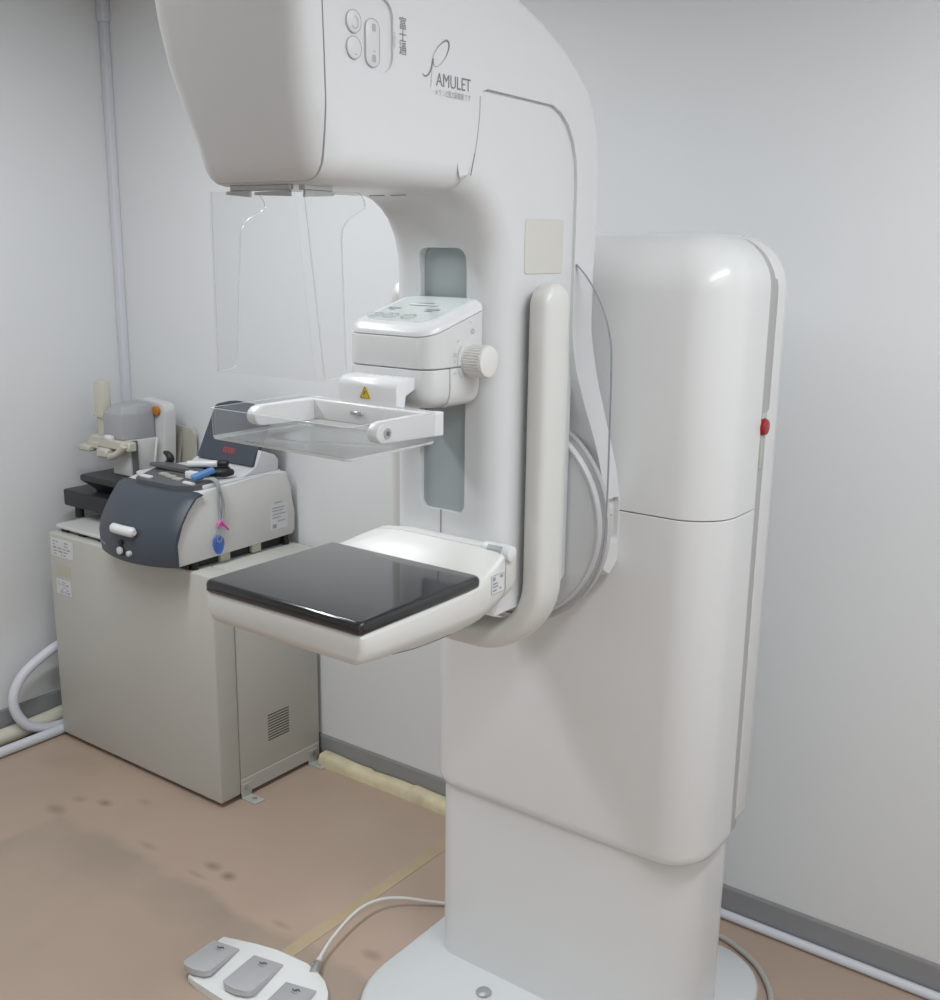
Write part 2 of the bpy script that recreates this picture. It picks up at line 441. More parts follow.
b = nb(); box(b, -.736, -.7288, 1.881, 1.901, 1.205, 1.31, .001, 2); link('button_mount', b, 'bracket', mach, 40)

# --- pivot between column and arm
b = nb()
prism(b, [(XM - .012 + .203 * math.cos(a), 1.118 + .203 * math.sin(a)) for a in [2 * PI * k / 72 for k in range(72)]], 'y', 1.600, 1.612, .003)
link('pivot_drum', b, 'ring', mach, 40, label='mauve grey ring behind the disc')
b = nb()
prism(b, [(XM - .012 + .150 * math.cos(a), 1.118 + .150 * math.sin(a)) for a in [2 * PI * k / 48 for k in range(48)]], 'y', 1.612, 1.72)
link('pivot_shaft', b, 'disc', mach, 40)
b = nb()
c0 = (XM - .012, 1.118)
ring = lambda r, y: [(c0[0] + r * math.cos(a), y, c0[1] + r * math.sin(a)) for a in [2 * PI * k / 72 for k in range(72)]]
loft(b, [ring(r, y) for r, y in ((.184, 1.602), (.192, 1.602), (.192, 1.591), (.1905, 1.589), (.187, 1.589), (.1855, 1.591), (.1855, 1.594))], cap=False)
link('disc_rim', b, 'bright', mach, 40)
b = nb(); loft(b, [ring(.1858, 1.602), ring(.1858, 1.5935)]); link('pivot_disc', b, 'disc', mach, 40, label='pale grey round disc behind the arm')

# --- C-shaped shell: head, top and spine
shell = [(1.012, 1.6715), (1.000, 1.6735), (.991, 1.679), (.984, 1.688), (.979, 1.70), (.971, 1.725), (.960, 1.765), (.952, 1.82), (.947, 1.872), (.944, 1.94), (.950, 1.985), (.972, 2.018), (1.02, 2.036), (1.1, 2.04),
         (1.2, 2.028), (1.3, 2.0), (1.421, 1.953), (1.476, 1.934), (1.525, 1.913), (1.572, 1.885), (1.612, 1.854), (1.638, 1.817), (1.653, 1.775), (1.661, 1.71), (1.662, 1.64), (1.655, 1.56),
         (1.656, 1.46), (1.669, 1.36), (1.685, 1.28), (1.702, 1.22), (1.718, 1.16), (1.727, 1.11), (1.729, 1.07), (1.722, 1.035), (1.70, 1.015), (1.675, 1.010)]
inner = [(1.655, 1.03), (1.650, 1.10), (1.638, 1.20), (1.622, 1.26), (1.600, 1.33), (1.585, 1.39), (1.579, 1.45), (1.579, 1.70), (1.575, 1.735), (1.564, 1.765), (1.547, 1.789), (1.525, 1.805), (1.500, 1.814),
         (1.325, 1.8175), (1.314, 1.814), (1.308, 1.803), (1.305, 1.775), (1.297, 1.733), (1.286, 1.695), (1.279, 1.680), (1.270, 1.6725), (1.255, 1.671)]
poly = shell + inner
n0 = len(shell)
def widen(v):
    x, y, z = v.co
    # the head grows wider towards its leaning front
    t = max(0, min(1, (.9855 - y) / .034)); kl = .8; kk = ((0.5, .80), (1.60, .80), (1.672, .83), (1.72, 1.01), (1.774, 1.18), (1.807, 1.30), (1.865, 1.38), (1.92, 1.43), (2.2, 1.46))
    for (z0, k0), (z1, k1) in zip(kk, kk[1:]):
        if z0 <= z <= z1: kl = k0 + (k1 - k0) * (z - z0) / (z1 - z0)
    k = 1 + ((kl - 1) if x < XM else .10 * min(1, max(-1, (z - 1.75) / .1))) * t
    # the spine swells into the pivot
    if y > 1.55 and z < 1.48:
        s = min(1, (1.48 - z) / .30); s = s * s * (3 - 2 * s); k *= 1 + .31 * s
    v.co.x = XM + (x - XM) * k
HWS = .1185
def shell_bm():
    b = nb()
    soft_prism(b, poly, HWS, .040, [(.4 if y > 1.4 else 1) for y, z in shell[:-1]] + [.2] + [0] * (len(inner) - 4) + [.2, .65, 1, 1], 7, gather={i: (1.030, 1.716) for i in range(6)})
    bmesh.ops.recalc_face_normals(b, faces=b.faces[:])
    return b
def keep(b, co, no, side):
    g = bmesh.ops.bisect_plane(b, geom=b.verts[:] + b.edges[:] + b.faces[:], plane_co=co, plane_no=no, clear_outer=side > 0, clear_inner=side < 0)
    es = [e for e in g['geom_cut'] if isinstance(e, bmesh.types.BMEdge)]
    if es: bmesh.ops.holes_fill(b, edges=es)
def tri(b):
    bmesh.ops.triangulate(b, faces=[f for f in b.faces if len(f.verts) > 4])
sp = Vector((0, .9945, 1.72)); sn = Vector((0, 1, .035)).normalized()
b = shell_bm(); keep(b, sp, sn, 1); tri(b)
for v in b.verts: widen(v)
head_cap = link('head_front_cover', b, 'white', mach, 40)
b = shell_bm(); keep(b, sp + sn * .0022, sn, -1)
# slice the spine zone so that it can swell smoothly
for z in [1.0 + .02 * k for k in range(1, 25)]:
    bmesh.ops.bisect_plane(b, geom=b.verts[:] + b.edges[:] + b.faces[:], plane_co=(0, 0, z), plane_no=(0, 0, 1))
tri(b)
for v in b.verts: widen(v)
shell_o = link('arm_shell', b, 'white', mach, 30)
# keypad recess on the head, switch recess on the spine
b = nb(); prism(b, rr(1.022, 1.118, 1.811, 1.899, .022, 6), 'x', XM + HWS - .004, XM + HWS + .02); cut(shell_o, b)
b = nb(); prism(b, rr(1.650, 1.702, 1.075, 1.160, .012, 6), 'x', XM + .145, XM + .25); cut(shell_o, b)
b = nb(); box(b, XM + .140, XM + .1475, 1.654, 1.698, 1.084, 1.138, .001, 2); sw = link('switch_plate', b, 'cream', mach, 40, label='cream switch plate in its recess')
b = nb(); stroke(b, [(1.668, 1.126), (1.674, 1.129), (1.684, 1.128), (1.690, 1.124)], .003, on_x(XM + .1480, 0, 0), 0); link('switch_mark', b, 'line', sw, 0)

# --- arm body inside the shell
arm = [(1.200, 1.676), (1.255, 1.6745), (1.285, 1.670), (1.308, 1.663), (1.330, 1.650), (1.349, 1.632), (1.363, 1.609), (1.371, 1.583), (1.374, 1.555), (1.374, 1.065),
       (1.374, 1.010), (1.56, 1.008), (1.590, 1.03), (1.590, 1.80), (1.50, 1.83), (1.25, 1.83), (1.20, 1.80)]
b = nb(); soft_prism(b, arm, .1125, .042, [1] * 10 + [0] * (len(arm) - 10), 8)
arm_o = link('arm_body', b, 'white', mach, 40)
b = nb(); prism(b, rr(-1.119, -1.026, 1.171, 1.596, .016, 6), 'y', 1.30, 1.388); cut(arm_o, b)
b = nb(); prism(b, rr(-1.1185, -1.0265, 1.1715, 1.5955, .016, 6), 'y', 1.385, 1.389); link('slot_panel', b, 'slot', mach, 30, label='grey blue rail panel down the arm front')
b = nb(); box(b, XM - .0009, XM + .0009, 1.3732, 1.3745, 1.01, 1.172); link('seam', b, 'seam', mach, 0)
b = nb(); prism(b, rr(1.437, 1.549, 1.557, 1.642, .006, 4), 'x', XM + .1123, XM + .1138, .0005, 1); link('cover_panel', b, 'cream', mach, 30, label='cream rectangular cover panel')

b = nb(); tube(b, [(XM + HWS - .0002, y, z) for y, z in ((1.3065, 1.806), (1.305, 1.775), (1.297, 1.733), (1.2865, 1.697))], .0008, 6, 4); link('seam', b, 'seam', mach, 0)
# --- buttons and lettering on the head
hx = XM + HWS
b = nb()
for pts in (rr(1.034, 1.060, 1.851, 1.877, .013, 8), rr(1.034, 1.060, 1.821, 1.847, .013, 8), rr(1.068, 1.094, 1.816, 1.872, .012, 8)):
    prism(b, pts, 'x', hx - .006, hx - .002, .0008, 2)
kp = link('keypad', b, 'white2', mach, 40)
b = nb()
for pts in (rr(1.034, 1.060, 1.851, 1.877, .013, 8), rr(1.034, 1.060, 1.821, 1.847, .013, 8), rr(1.068, 1.094, 1.816, 1.872, .012, 8)):
    outline(b, pts, .0011, on_x(hx - .0018, 0, 0))
stroke(b, [(1.049, 1.871), (1.0535, 1.866), (1.0535, 1.859), (1.048, 1.856), (1.043, 1.859)], .0012, on_x(hx - .0017, 0, 0))
stroke(b, [(1.047, 1.8265), (1.053, 1.8265)], .0009, on_x(hx - .0017, 0, 0), 0)
for z in (1.862, 1.826):
    prism(b, rr(1.080, 1.0865, z - .0045, z + .0045, .002, 2), 'x', hx - .0019, hx - .0016)
stroke(b, [(1.081, 1.8345), (1.086, 1.8345)], .0012, on_x(hx - .0017, 0, 0), 0)
link('button_marking', b, 'print', kp, 0)
b = nb()
for k, ch in enumerate('富士通'):
    text_into(b, ch, .0165, on_x(hx + .0006, 1.1285, 1.869 - k * .0152), squash=.94)
link('maker_lettering', b, 'line', mach, 0)
b = nb()
T = lambda u, v: (hx + .0006, 1.1215 - v, 1.862 - u)
text_into(b, 'FUJITSU', .0052, T)
link('small_lettering', b, 'print', mach, 0)
b = nb(); text_into(b, 'AMULET', .0242, on_x(hx + .0006, 1.2055, 1.8085), squash=.86)
link('model_lettering', b, 'line', mach, 0)
b = nb(); text_into(b, 'メランZ思Z振機能です', .0100, on_x(hx + .0006, 1.2020, 1.7965), squash=.80)
link('tagline_lettering', b, 'print', mach, 0)
b = nb()
def YZ(px, py):   # ribbon drawing space (16 wide, 48 high) -> arm side
    return (1.183 + px * .00240, 1.8135 + (83 - py) * .00122)
loop = [(5.2, 69), (6.0, 60), (9.5, 50), (14.5, 42), (18.5, 38.5), (20.6, 40.5), (20.6, 46), (18.2, 55), (14, 63), (10, 67.5), (7.6, 67.5), (6.6, 64), (6.8, 60)]
stroke(b, [YZ(*p) for p in loop], lambda t: .0007 + .0022 * max(0, math.sin(PI * min(1, max(0, (t - .12) / .55)))) ** 2 + (.0014 if t > .85 else 0), on_x(hx + .0006, 0, 0))
stroke(b, [YZ(*p) for p in [(6.2, 62), (5.6, 67), (4.2, 73), (2.0, 78), (-.6, 79.6), (-2.8, 77.6)]], lambda t: .0008 + .0016 * math.sin(PI * t), on_x(hx + .0006, 0, 0))
stroke(b, [YZ(*p) for p in [(5.8, 68), (5.2, 76), (4.8, 84), (4.4, 90)]], .0006, on_x(hx + .0006, 0, 0))
link('ribbon_emblem', b, 'line', mach, 0)

# --- handle looping round the arm
b = nb()
hw_, zc_, rc_ = .1435, 1.055, .1175
path = []
for z in [1.508 - .0 - k * (1.508 - zc_) / 10 for k in range(11)]: path.append((hw_, z))
path += [(hw_ - rc_ + rc_ * math.cos(a), zc_ - rc_ * math.sin(a)) for a in [PI / 2 * k / 10 for k in range(1, 11)]]
right = [(hw_, 1.508 + d) for d in ()]
full = path + [(-x, z) for x, z in reversed(path)]
def sect(hx_, hy_, n=24):
    out = []
    for k in range(n):
        a = 2 * PI * k / n; c, s = math.cos(a), math.sin(a)
        out.append((math.copysign(abs(c) ** .62, c) * hx_, math.copysign(abs(s) ** .62, s) * hy_))
    return out
rings = []
N = len(full)
capn = 8
def ring_at(p, t, kx, ky):
    nx, nz = t[1], -t[0]
    return [(XM + p[0] + nx * u, 1.467 + v, p[1] + nz * u) for u, v in sect(.0225 * kx, .0375 * ky)]
for k in range(capn):
    a = PI / 2 * (1 - k / capn) * .97
    rings.append(ring_at((full[0][0], full[0][1] + .036 * math.sin(a)), (0, -1), .35 + .65 * math.cos(a) if k else .3, max(.06, math.cos(a))))
for i in range(N):
    p, q = full[max(0, i - 1)], full[min(N - 1, i + 1)]
    d = math.hypot(q[0] - p[0], q[1] - p[1]); t = ((q[0] - p[0]) / d, (q[1] - p[1]) / d)
    rings.append(ring_at(full[i], t, 1, 1))
for k in reversed(range(capn)):
    a = PI / 2 * (1 - k / capn) * .97
    rings.append(ring_at((full[-1][0], full[-1][1] + .036 * math.sin(a)), (0, 1), .35 + .65 * math.cos(a) if k else .3, max(.06, math.cos(a))))
loft(b, rings)
hd = link('patient_handle', b, 'support', mach, 50, label='long ivory handle looping under the arm')
b = nb()
for s, z in ((1, 1.44), (1, 1.10), (-1, 1.44), (-1, 1.10)):
    b = nb(); cyl(b, (XM + s * .10, 1.477, z), (XM + s * .13, 1.477, z), .012)
    link('handle_stud', b, 'support', hd, 40)

# --- clear guard either side of the arm
R = [(XM + .103, 1.586), (XM + .143, 1.547), (XM + .173, 1.499), (XM + .189, 1.45), (XM + .193, 1.40), (XM + .1945, 1.30), (XM + .1955, 1.18), (XM + .192, 1.10), (XM + .179, 1.043), (XM + .151, .997), (XM + .107, .956), (XM + .05, .935)]
half = [(p.x, p.y) for p in spline([(x, z, 0) for x, z in R], 5)]
b = nb(); prism(b, half + [(2 * XM - x, z) for x, z in reversed(half)], 'y', 1.5815, 1.5880, mi=0, rim_mi=1)
link('clear_guard', b, ['clear_g', 'edge_g'], mach, 40, label='clear curved plastic guard with grey edge')

# --- detector support
def sring(y, zt, zc, zb, w, ins, sh=.006, shl=None):
    shl = sh if shl is None else shl
    def side(h):
        d = (h - .012) * .42 if h > .02 else h
        return [(-w + ins, zb), (-w + ins * .45, zb + (zc - zb) * .38), (-w + .004, zc - .004), (-w, zc + .006), (-w, zt - d), (-w + h * .15, zt - d * .62), (-w + h * .5, zt - d * .18), (-w + h, zt)]
    L = side(shl) + [(-x, z) for x, z in reversed(side(sh))]
    return [(XM + x, y, z) for x, z in L]
b = nb()
loft(b, [sring(*a) for a in ((1.0035, 1.088, 1.066, 1.056, .150, .006), (1.006, 1.0915, 1.063, 1.050, .1545, .012), (1.015, 1.0925, 1.060, 1.043, .158, .022), (1.04, 1.0925, 1.058, 1.035, .159, .034),
                              (1.10, 1.0925, 1.055, 1.026, .159, .045), (1.18, 1.0925, 1.052, 1.016, .159, .05), (1.24, 1.0935, 1.051, 1.012, .159, .05), (1.274, 1.100, 1.052, 1.015, .159, .046, .008, .012), (1.29, 1.112, 1.054, 1.020, .159, .04, .014, .04),
                              (1.31, 1.125, 1.060, 1.030, .159, .03, .020, .075), (1.335, 1.136, 1.07, 1.046, .159, .02, .022, .10))])
sup = link('detector_support', b, 'support', mach, 40)
b = nb()
loft(b, [sring(*a) for a in ((1.337, 1.136, 1.07, 1.047, .159, .02, .022, .10), (1.352, 1.137, 1.076, 1.056, .159, .014, .022, .10), (1.366, 1.135, 1.080, 1.064, .158, .010, .022, .10), (1.372, 1.130, 1.086, 1.074, .154, .008, .020, .09))])
link('support_end_cap', b, 'support', sup, 40)
b = nb(); loft(b, [[(x, y, z) for x, y in rr(XM - .157 + i, XM + .157 - i, 1.0015 + i, 1.278 - i, [.008, .008, .012, .006], 5)] for z, i in ((1.0915, .003), (1.0945, .0003), (1.1045, .0003), (1.1085, .0014), (1.1105, .0035), (1.111, .006))])
link('detector_plate', b, 'carbon', mach, 50, label='glossy black square detector plate')
b = nb(); cyl(b, (XM + .110, 1.345, 1.131), (XM + .166, 1.345, 1.131), .0135, bev=.005); link('release_roller', b, 'bright', sup, 40)
b = nb(); prism(b, [(1.3365, 1.1428), (1.3325, 1.1375), (1.3305, 1.1315), (1.3325, 1.1315), (1.3380, 1.142)], 'x', XM + .124, XM + .152)
link('display', b, 'slot', sup, 0, label='small grey green display')
b = nb(); prism(b, rr(1.297, 1.333, 1.074, 1.106, .003, 3), 'x', XM + .1588, XM + .1596); lb = link('rating_label', b, 'label', sup, 0, label='small printed rating label')
b = nb()
outline(b, rr(1.298, 1.332, 1.075, 1.105, .003, 3), .0009, on_x(XM + .1600, 0, 0))
for y0, z0, y1, z1 in ((1.301, 1.096, 1.308, 1.102), (1.320, 1.098, 1.328, 1.103), (1.301, 1.090, 1.313, 1.093), (1.301, 1.085, 1.315, 1.088), (1.301, 1.079, 1.311, 1.082), (1.319, 1.080, 1.324, 1.083)):
    prism(b, [(y0, z0), (y1, z0), (y1, z1), (y0, z1)], 'x', XM + .1596, XM + .1600)
link('label_print', b, 'ink', lb, 0)
b = nb(); tube(b, [(XM + .1275, 1.10, 1.0312), (XM + .1275, 1.15, 1.0250), (XM + .1270, 1.20, 1.0220), (XM + .1260, 1.24, 1.0208)], .0008, 6, 4)
link('cover_slit', b, 'seam', sup, 30)

# --- compression unit
ux0, ux1, uf, ub = -1.159, -.989, 1.236, 1.3745
def up(i=0.0, yf=uf, yb=ub, r=.03, rb=.012, x0=ux0, x1=ux1): return rr(x0 + i, x1 - i, yf + i, yb, [r - i * .5, r - i * .5, rb, rb], 6)
def slope(z, pts, s=.27): return [(x, y, z + s * (y - uf)) for x, y in pts]
b = nb(); R_ = [[(x, y, 1.4205) for x, y in up(.0015)], [(x, y, 1.422) for x, y in up()], slope(1.4655, up()), slope(1.4665, up(.001))]
loft(b, R_); unit = link('compression_unit', b, 'white2', mach, 40)
b = nb(); loft(b, [slope(1.4675, up(.001)), slope(1.4685, up()), slope(1.474, up(.001)), slope(1.4785, up(.005)), slope(1.481, up(.011)), slope(1.4818, up(.017))])
link('unit_lid', b, 'bright', unit, 50)
b = nb(); loft(b, [slope(1.4815, up(.021)), slope(1.4826, up(.0215))]); pn = link('display_panel', b, 'lcd', unit, 40, label='pale green control panel with keys')
b = nb()
SL = lambda u, v: (u, v, 1.4836 + .27 * (v - uf))
for x in (-1.130, -1.098, -1.063):
    outline(b, rr(x - .012, x + .012, 1.268, 1.285, .006 if x < -1.07 else .008, 4), .0013, SL)
    stroke(b, [(x - .005, 1.2745), (x, 1.279), (x + .005, 1.2755)], .0013, SL, 0)
    link('key_marking', b, 'line', pn, 0); b = nb()
for x0, x1, y0, y1 in ((-1.132, -1.108, 1.310, 1.314), (-1.128, -1.116, 1.304, 1.308), (-1.056, -1.030, 1.310, 1.314), (-1.056, -1.040, 1.303, 1.307), (-1.095, -1.060, 1.338, 1.3405)):
    b = nb(); b.faces.new([b.verts.new(SL(*p)) for p in ((x0, y0), (x1, y0), (x1, y1), (x0, y1))]); link('display_marking', b, 'print', pn, 0)
b = nb(); b.faces.new([b.verts.new(SL(*p)) for p in ((-1.105, 1.328), (-1.050, 1.328), (-1.050, 1.3345), (-1.105, 1.3345))]); link('display_window', b, 'bright', pn, 0)
b = nb()
loft(b, [[(x, y, z) for x, y in rr(ux0 + .002 + i, ux1 - .0015 - i, uf + .001 + i, 1.287, [.03, .03, .002, .002], 6)] for z, i in ((1.360, .020), (1.3635, .010), (1.370, .004), (1.379, .001), (1.390, 0), (1.417, 0), (1.419, .0015))])
link('unit_front_shell', b, 'white2', unit, 40)
b = nb()
loft(b, [[(x, y, z) for x, y in rr(ux0 + .002 + i, ux1 - .001 - i, 1.289, ub - i * .3, [.002, .002, .02, .02], 6)] for z, i in ((1.357, .026), (1.359, .014), (1.366, .005), (1.377, .001), (1.388, 0), (1.417, 0), (1.419, .001))])
link('unit_rear_shell', b, 'white2', unit, 40)
b = nb(); kc = (1.336, 1.4285)
def gear(r0, r1, n=34):
    return [(kc[0] + r * math.cos(a), kc[1] + r * math.sin(a)) for k in range(n) for r, a in ((r0, 2 * PI * (k + .05) / n), (r1, 2 * PI * (k + .3) / n), (r1, 2 * PI * (k + .7) / n), (r0, 2 * PI * (k + .95) / n))]
prism(b, gear(.0235, .0252), 'x', ux1 + .004, ux1 + .032, .0012, 1)
cyl(b, (ux1 - .002, *kc), (ux1 + .004, *kc), .024, n=40); cyl(b, (ux1 + .030, *kc), (ux1 + .037, *kc), .0242, n=48, bev=.003)
link('knob', b, 'knob', unit, 40, label='ribbed ivory adjusting knob')
b = nb()
XX = on_x(ux1 + .0006, 0, 0)
stroke(b, [(kc[0] + .033 * math.cos(a), kc[1] + .033 * math.sin(a)) for a in [math.radians(135 + 8 * k) for k in range(13)]], .0011, XX, 0); link('dial_scale', b, 'print', unit, 0)
for pts in ([(1.302, 1.458), (1.305, 1.461)], [(1.294, 1.436), (1.294, 1.441), (1.299, 1.441), (1.299, 1.436)], [(1.296, 1.427), (1.296, 1.431)], [(1.296, 1.419), (1.296, 1.423)], [(1.293, 1.410), (1.298, 1.413), (1.300, 1.409)]):
    b = nb(); stroke(b, pts, .0014, XX, 0); link('knob_marking', b, 'print', unit, 0)
b = nb(); outline(b, rr(1.338, 1.3445, 1.469, 1.4755, .003, 3), .0014, XX)
link('knob_marking', b, 'print', unit, 0)
b = nb(); cyl(b, (ux1 - .001, 1.337, 1.487), (ux1 + .001, 1.337, 1.487), .002, n=12); link('indicator_lamp', b, 'bright', unit, 40)

# --- paddle holder, frame and tray
b = nb()
hp = [(1.195, 1.345), (1.195, 1.393), (1.197, 1.400), (1.203, 1.405), (1.212, 1.4075), (1.236, 1.4075), (1.245, 1.406), (1.249, 1.401), (1.249, 1.392), (1.216, 1.386), (1.213, 1.383), (1.213, 1.345)]
prism(b, hp, 'x', XM - .060, XM + .056, .003, 2)
hold = link('paddle_holder', b, 'bright', mach, 40)
b = nb(); prism(b, [(XM - .004, 1.3760), (XM - .014 + .001, 1.3760), (XM - .0145, 1.3780), (XM - .0055, 1.3940), (XM - .0035, 1.3940), (XM + .0055, 1.3780), (XM + .0045, 1.3760)], 'y', 1.1938, 1.195)
ws = link('warning_triangle', b, 'yellow', hold, 0, label='yellow warning triangle sticker')
b = nb(); outline(b, [(XM - .0135, 1.3770), (XM - .0045, 1.3930), (XM + .0045, 1.3770)], .0013, on_y(1.1935, 0, 0))
stroke(b, [(XM - .0065, 1.3810), (XM - .0052, 1.3870), (XM - .0044, 1.3830), (XM - .003, 1.3875)], .0013, on_y(1.1935, 0, 0), 0)
link('warning_mark', b, 'inkd', ws, 0)
b = nb()
box(b, XM - .112, XM + .115, 1.190, 1.213, 1.335, 1.3668, .003, 3)
frame = link('paddle_frame', b, 'bright', mach, 40)
armp = [(1.0680, 1.3520), (1.0700, 1.3450), (1.0760, 1.3395), (1.084, 1.3375), (1.215, 1.3320), (1.215, 1.3668), (1.088, 1.3668), (1.0780, 1.3652), (1.0710, 1.3600)]
for s in (-1, 1):
    b = nb(); prism(b, armp, 'x', XM + .0015 + s * .118 - .0095, XM + .0015 + s * .118 + .0095, .0025, 3); link('frame_arm', b, 'bright', frame, 40)
b = nb(); cyl(b, (XM + .128, 1.090, 1.3515), (XM + .1305, 1.090, 1.3515), .0072, n=24); fs = link('pivot_screw', b, 'steel', frame, 40, label='steel pivot screw')
b = nb(); cyl(b, (XM + .1305, 1.090, 1.3515), (XM + .1309, 1.090, 1.3515), .0035, n=16); link('screw_socket', b, 'inkd', fs, 40)
b = nb()
box(b, XM - .028, XM - .004, 1.1855, 1.189, 1.350, 1.356, .001, 1)
link('frame_pin', b, 'steel', frame, 40)
b = nb()
tx0, tx1, ty0, ty1, tz0, tz1, tw = XM - .1435, XM + .1315, 1.012, 1.199, 1.3225, 1.3690, .0030
o_ = lambda i, z: [(x, y, z) for x, y in rr(tx0 + i, tx1 - i, ty0 + i, ty1 - i, .012 - i * .6, 5)]
fs_ = loft(b, [o_(.006, tz0), o_(.0025, tz0 + .0012), o_(.001, tz0 + .005), o_(0, tz1), o_(tw, tz1), o_(tw + .001, tz0 + .006), o_(tw + .006, tz0 + .003)])
for f in b.faces:
    zz = [v.co.z for v in f.verts]
    if min(zz) > tz1 - 1e-5 or (max(zz) < tz0 + .0055 and max(zz) - min(zz) > .0005): f.material_index = 1
link('paddle_tray', b, ['clear', 'edge_t'], frame, 40, label='clear plastic compression tray')

# --- face shield and its rails under the head
b = nb()
SHX0, SHX1, SY = XM - .104, XM + .095, 1.000
def fillet(pts, r, n=5):
    out = []; N_ = len(pts)
    for i in range(N_):
        p0, p, p1 = Vector(pts[i - 1]), Vector(pts[i]), Vector(pts[(i + 1) % N_])
        q = r[i] if isinstance(r, (list, tuple)) else r
        if q < 1e-5: out.append(tuple(p)); continue
        a = p + (p0 - p).normalized() * q; c = p + (p1 - p).normalized() * q
        for k in range(n + 1):
            t = k / n; out.append(tuple((1 - t) ** 2 * a + 2 * t * (1 - t) * p + t * t * c))
    return out
wing = fillet([(SY, 1.6655), (1.088, 1.6655), (1.100, 1.648), (1.050, 1.626), (1.034, 1.427), (SY, 1.4255)], [0, .008, .012, .022, .012, 0])
prism(b, wing, 'x', SHX0, SHX0 + .003, mi=0, rim_mi=1)
wing_r = fillet([(SY + .009, 1.6655), (1.098, 1.6655), (1.110, 1.648), (1.062, 1.626), (1.050, 1.429), (SY + .009, 1.4275)], [0, .008, .012, .022, .012, 0])
prism(b, wing_r, 'x', SHX1 - .003, SHX1, mi=0, rim_mi=1)
prism(b, [(SHX0, 1.4255), (SHX1 - .009, 1.4275), (SHX1 - .009, 1.6655), (SHX0, 1.6655)], 'y', SY - .003, SY, mi=0, rim_mi=0)
bend = [(SHX1 - .009 + q * math.sin(a), SY + .009 - (q + .000) * math.cos(a)) for q, aa in ((.0105, range(9)), (.0075, range(8, -1, -1))) for a in [PI / 2 * k / 8 for k in aa]]
prism(b, bend, 'z', 1.4275, 1.6655)
for v in b.verts:     # the right side leans outwards towards the bottom
    v.co.x -= .032 * max(0, (v.co.z - 1.4255) / .24) * max(0, min(1, (v.co.x - XM) / .09)) * (1 - .5 * max(0, min(1, (v.co.y - 1.0) / .09)))
shd = link('face_shield', b, ['clear_s', 'edge'], mach, 30, label='clear hanging face shield')
b = nb()
box(b, SHX0 + .035, SHX1 - .05, SY + .003, SY + .009, 1.6655, 1.6730, .001, 1)
box(b, SHX1 - .042, SHX1 - .030, SY + .009, SY + .06, 1.6655, 1.6730, .001, 1)
link('shield_rail', b, 'steel', mach, 30, label='grey metal rail holding the shield')
b = nb()
prism(b, [(SHX0 + .03, 1.6615), (SHX0 + .075, 1.6575), (SHX0 + .075, 1.6655), (SHX0 + .03, 1.6655)], 'y', SY + .001, SY + .005)
link('shield_clip', b, 'steel', shd, 30); b = nb()
prism(b, [(SHX0 + .085, 1.6600), (SHX1 - .05, 1.6580), (SHX1 - .05, 1.6655), (SHX0 + .085, 1.6640)], 'y', SY + .001, SY + .005)
link('shield_clip', b, 'steel', shd, 30); b = nb()
prism(b, [(SY + .009, 1.657), (SY + .060, 1.660), (SY + .065, 1.6645), (SY + .01, 1.6655)], 'x', SHX1 - .034, SHX1 - .030)
link('shield_clip', b, 'steel', shd, 30)
b = nb(); box(b, XM - .050, XM - .022, 1.258, 1.261, 1.6700, 1.6722); link('underside_slot', b, 'seam', mach, 0)
b = nb(); box(b, XM - .008, XM + .020, 1.258, 1.261, 1.6700, 1.6722); link('underside_slot', b, 'seam', mach, 0)

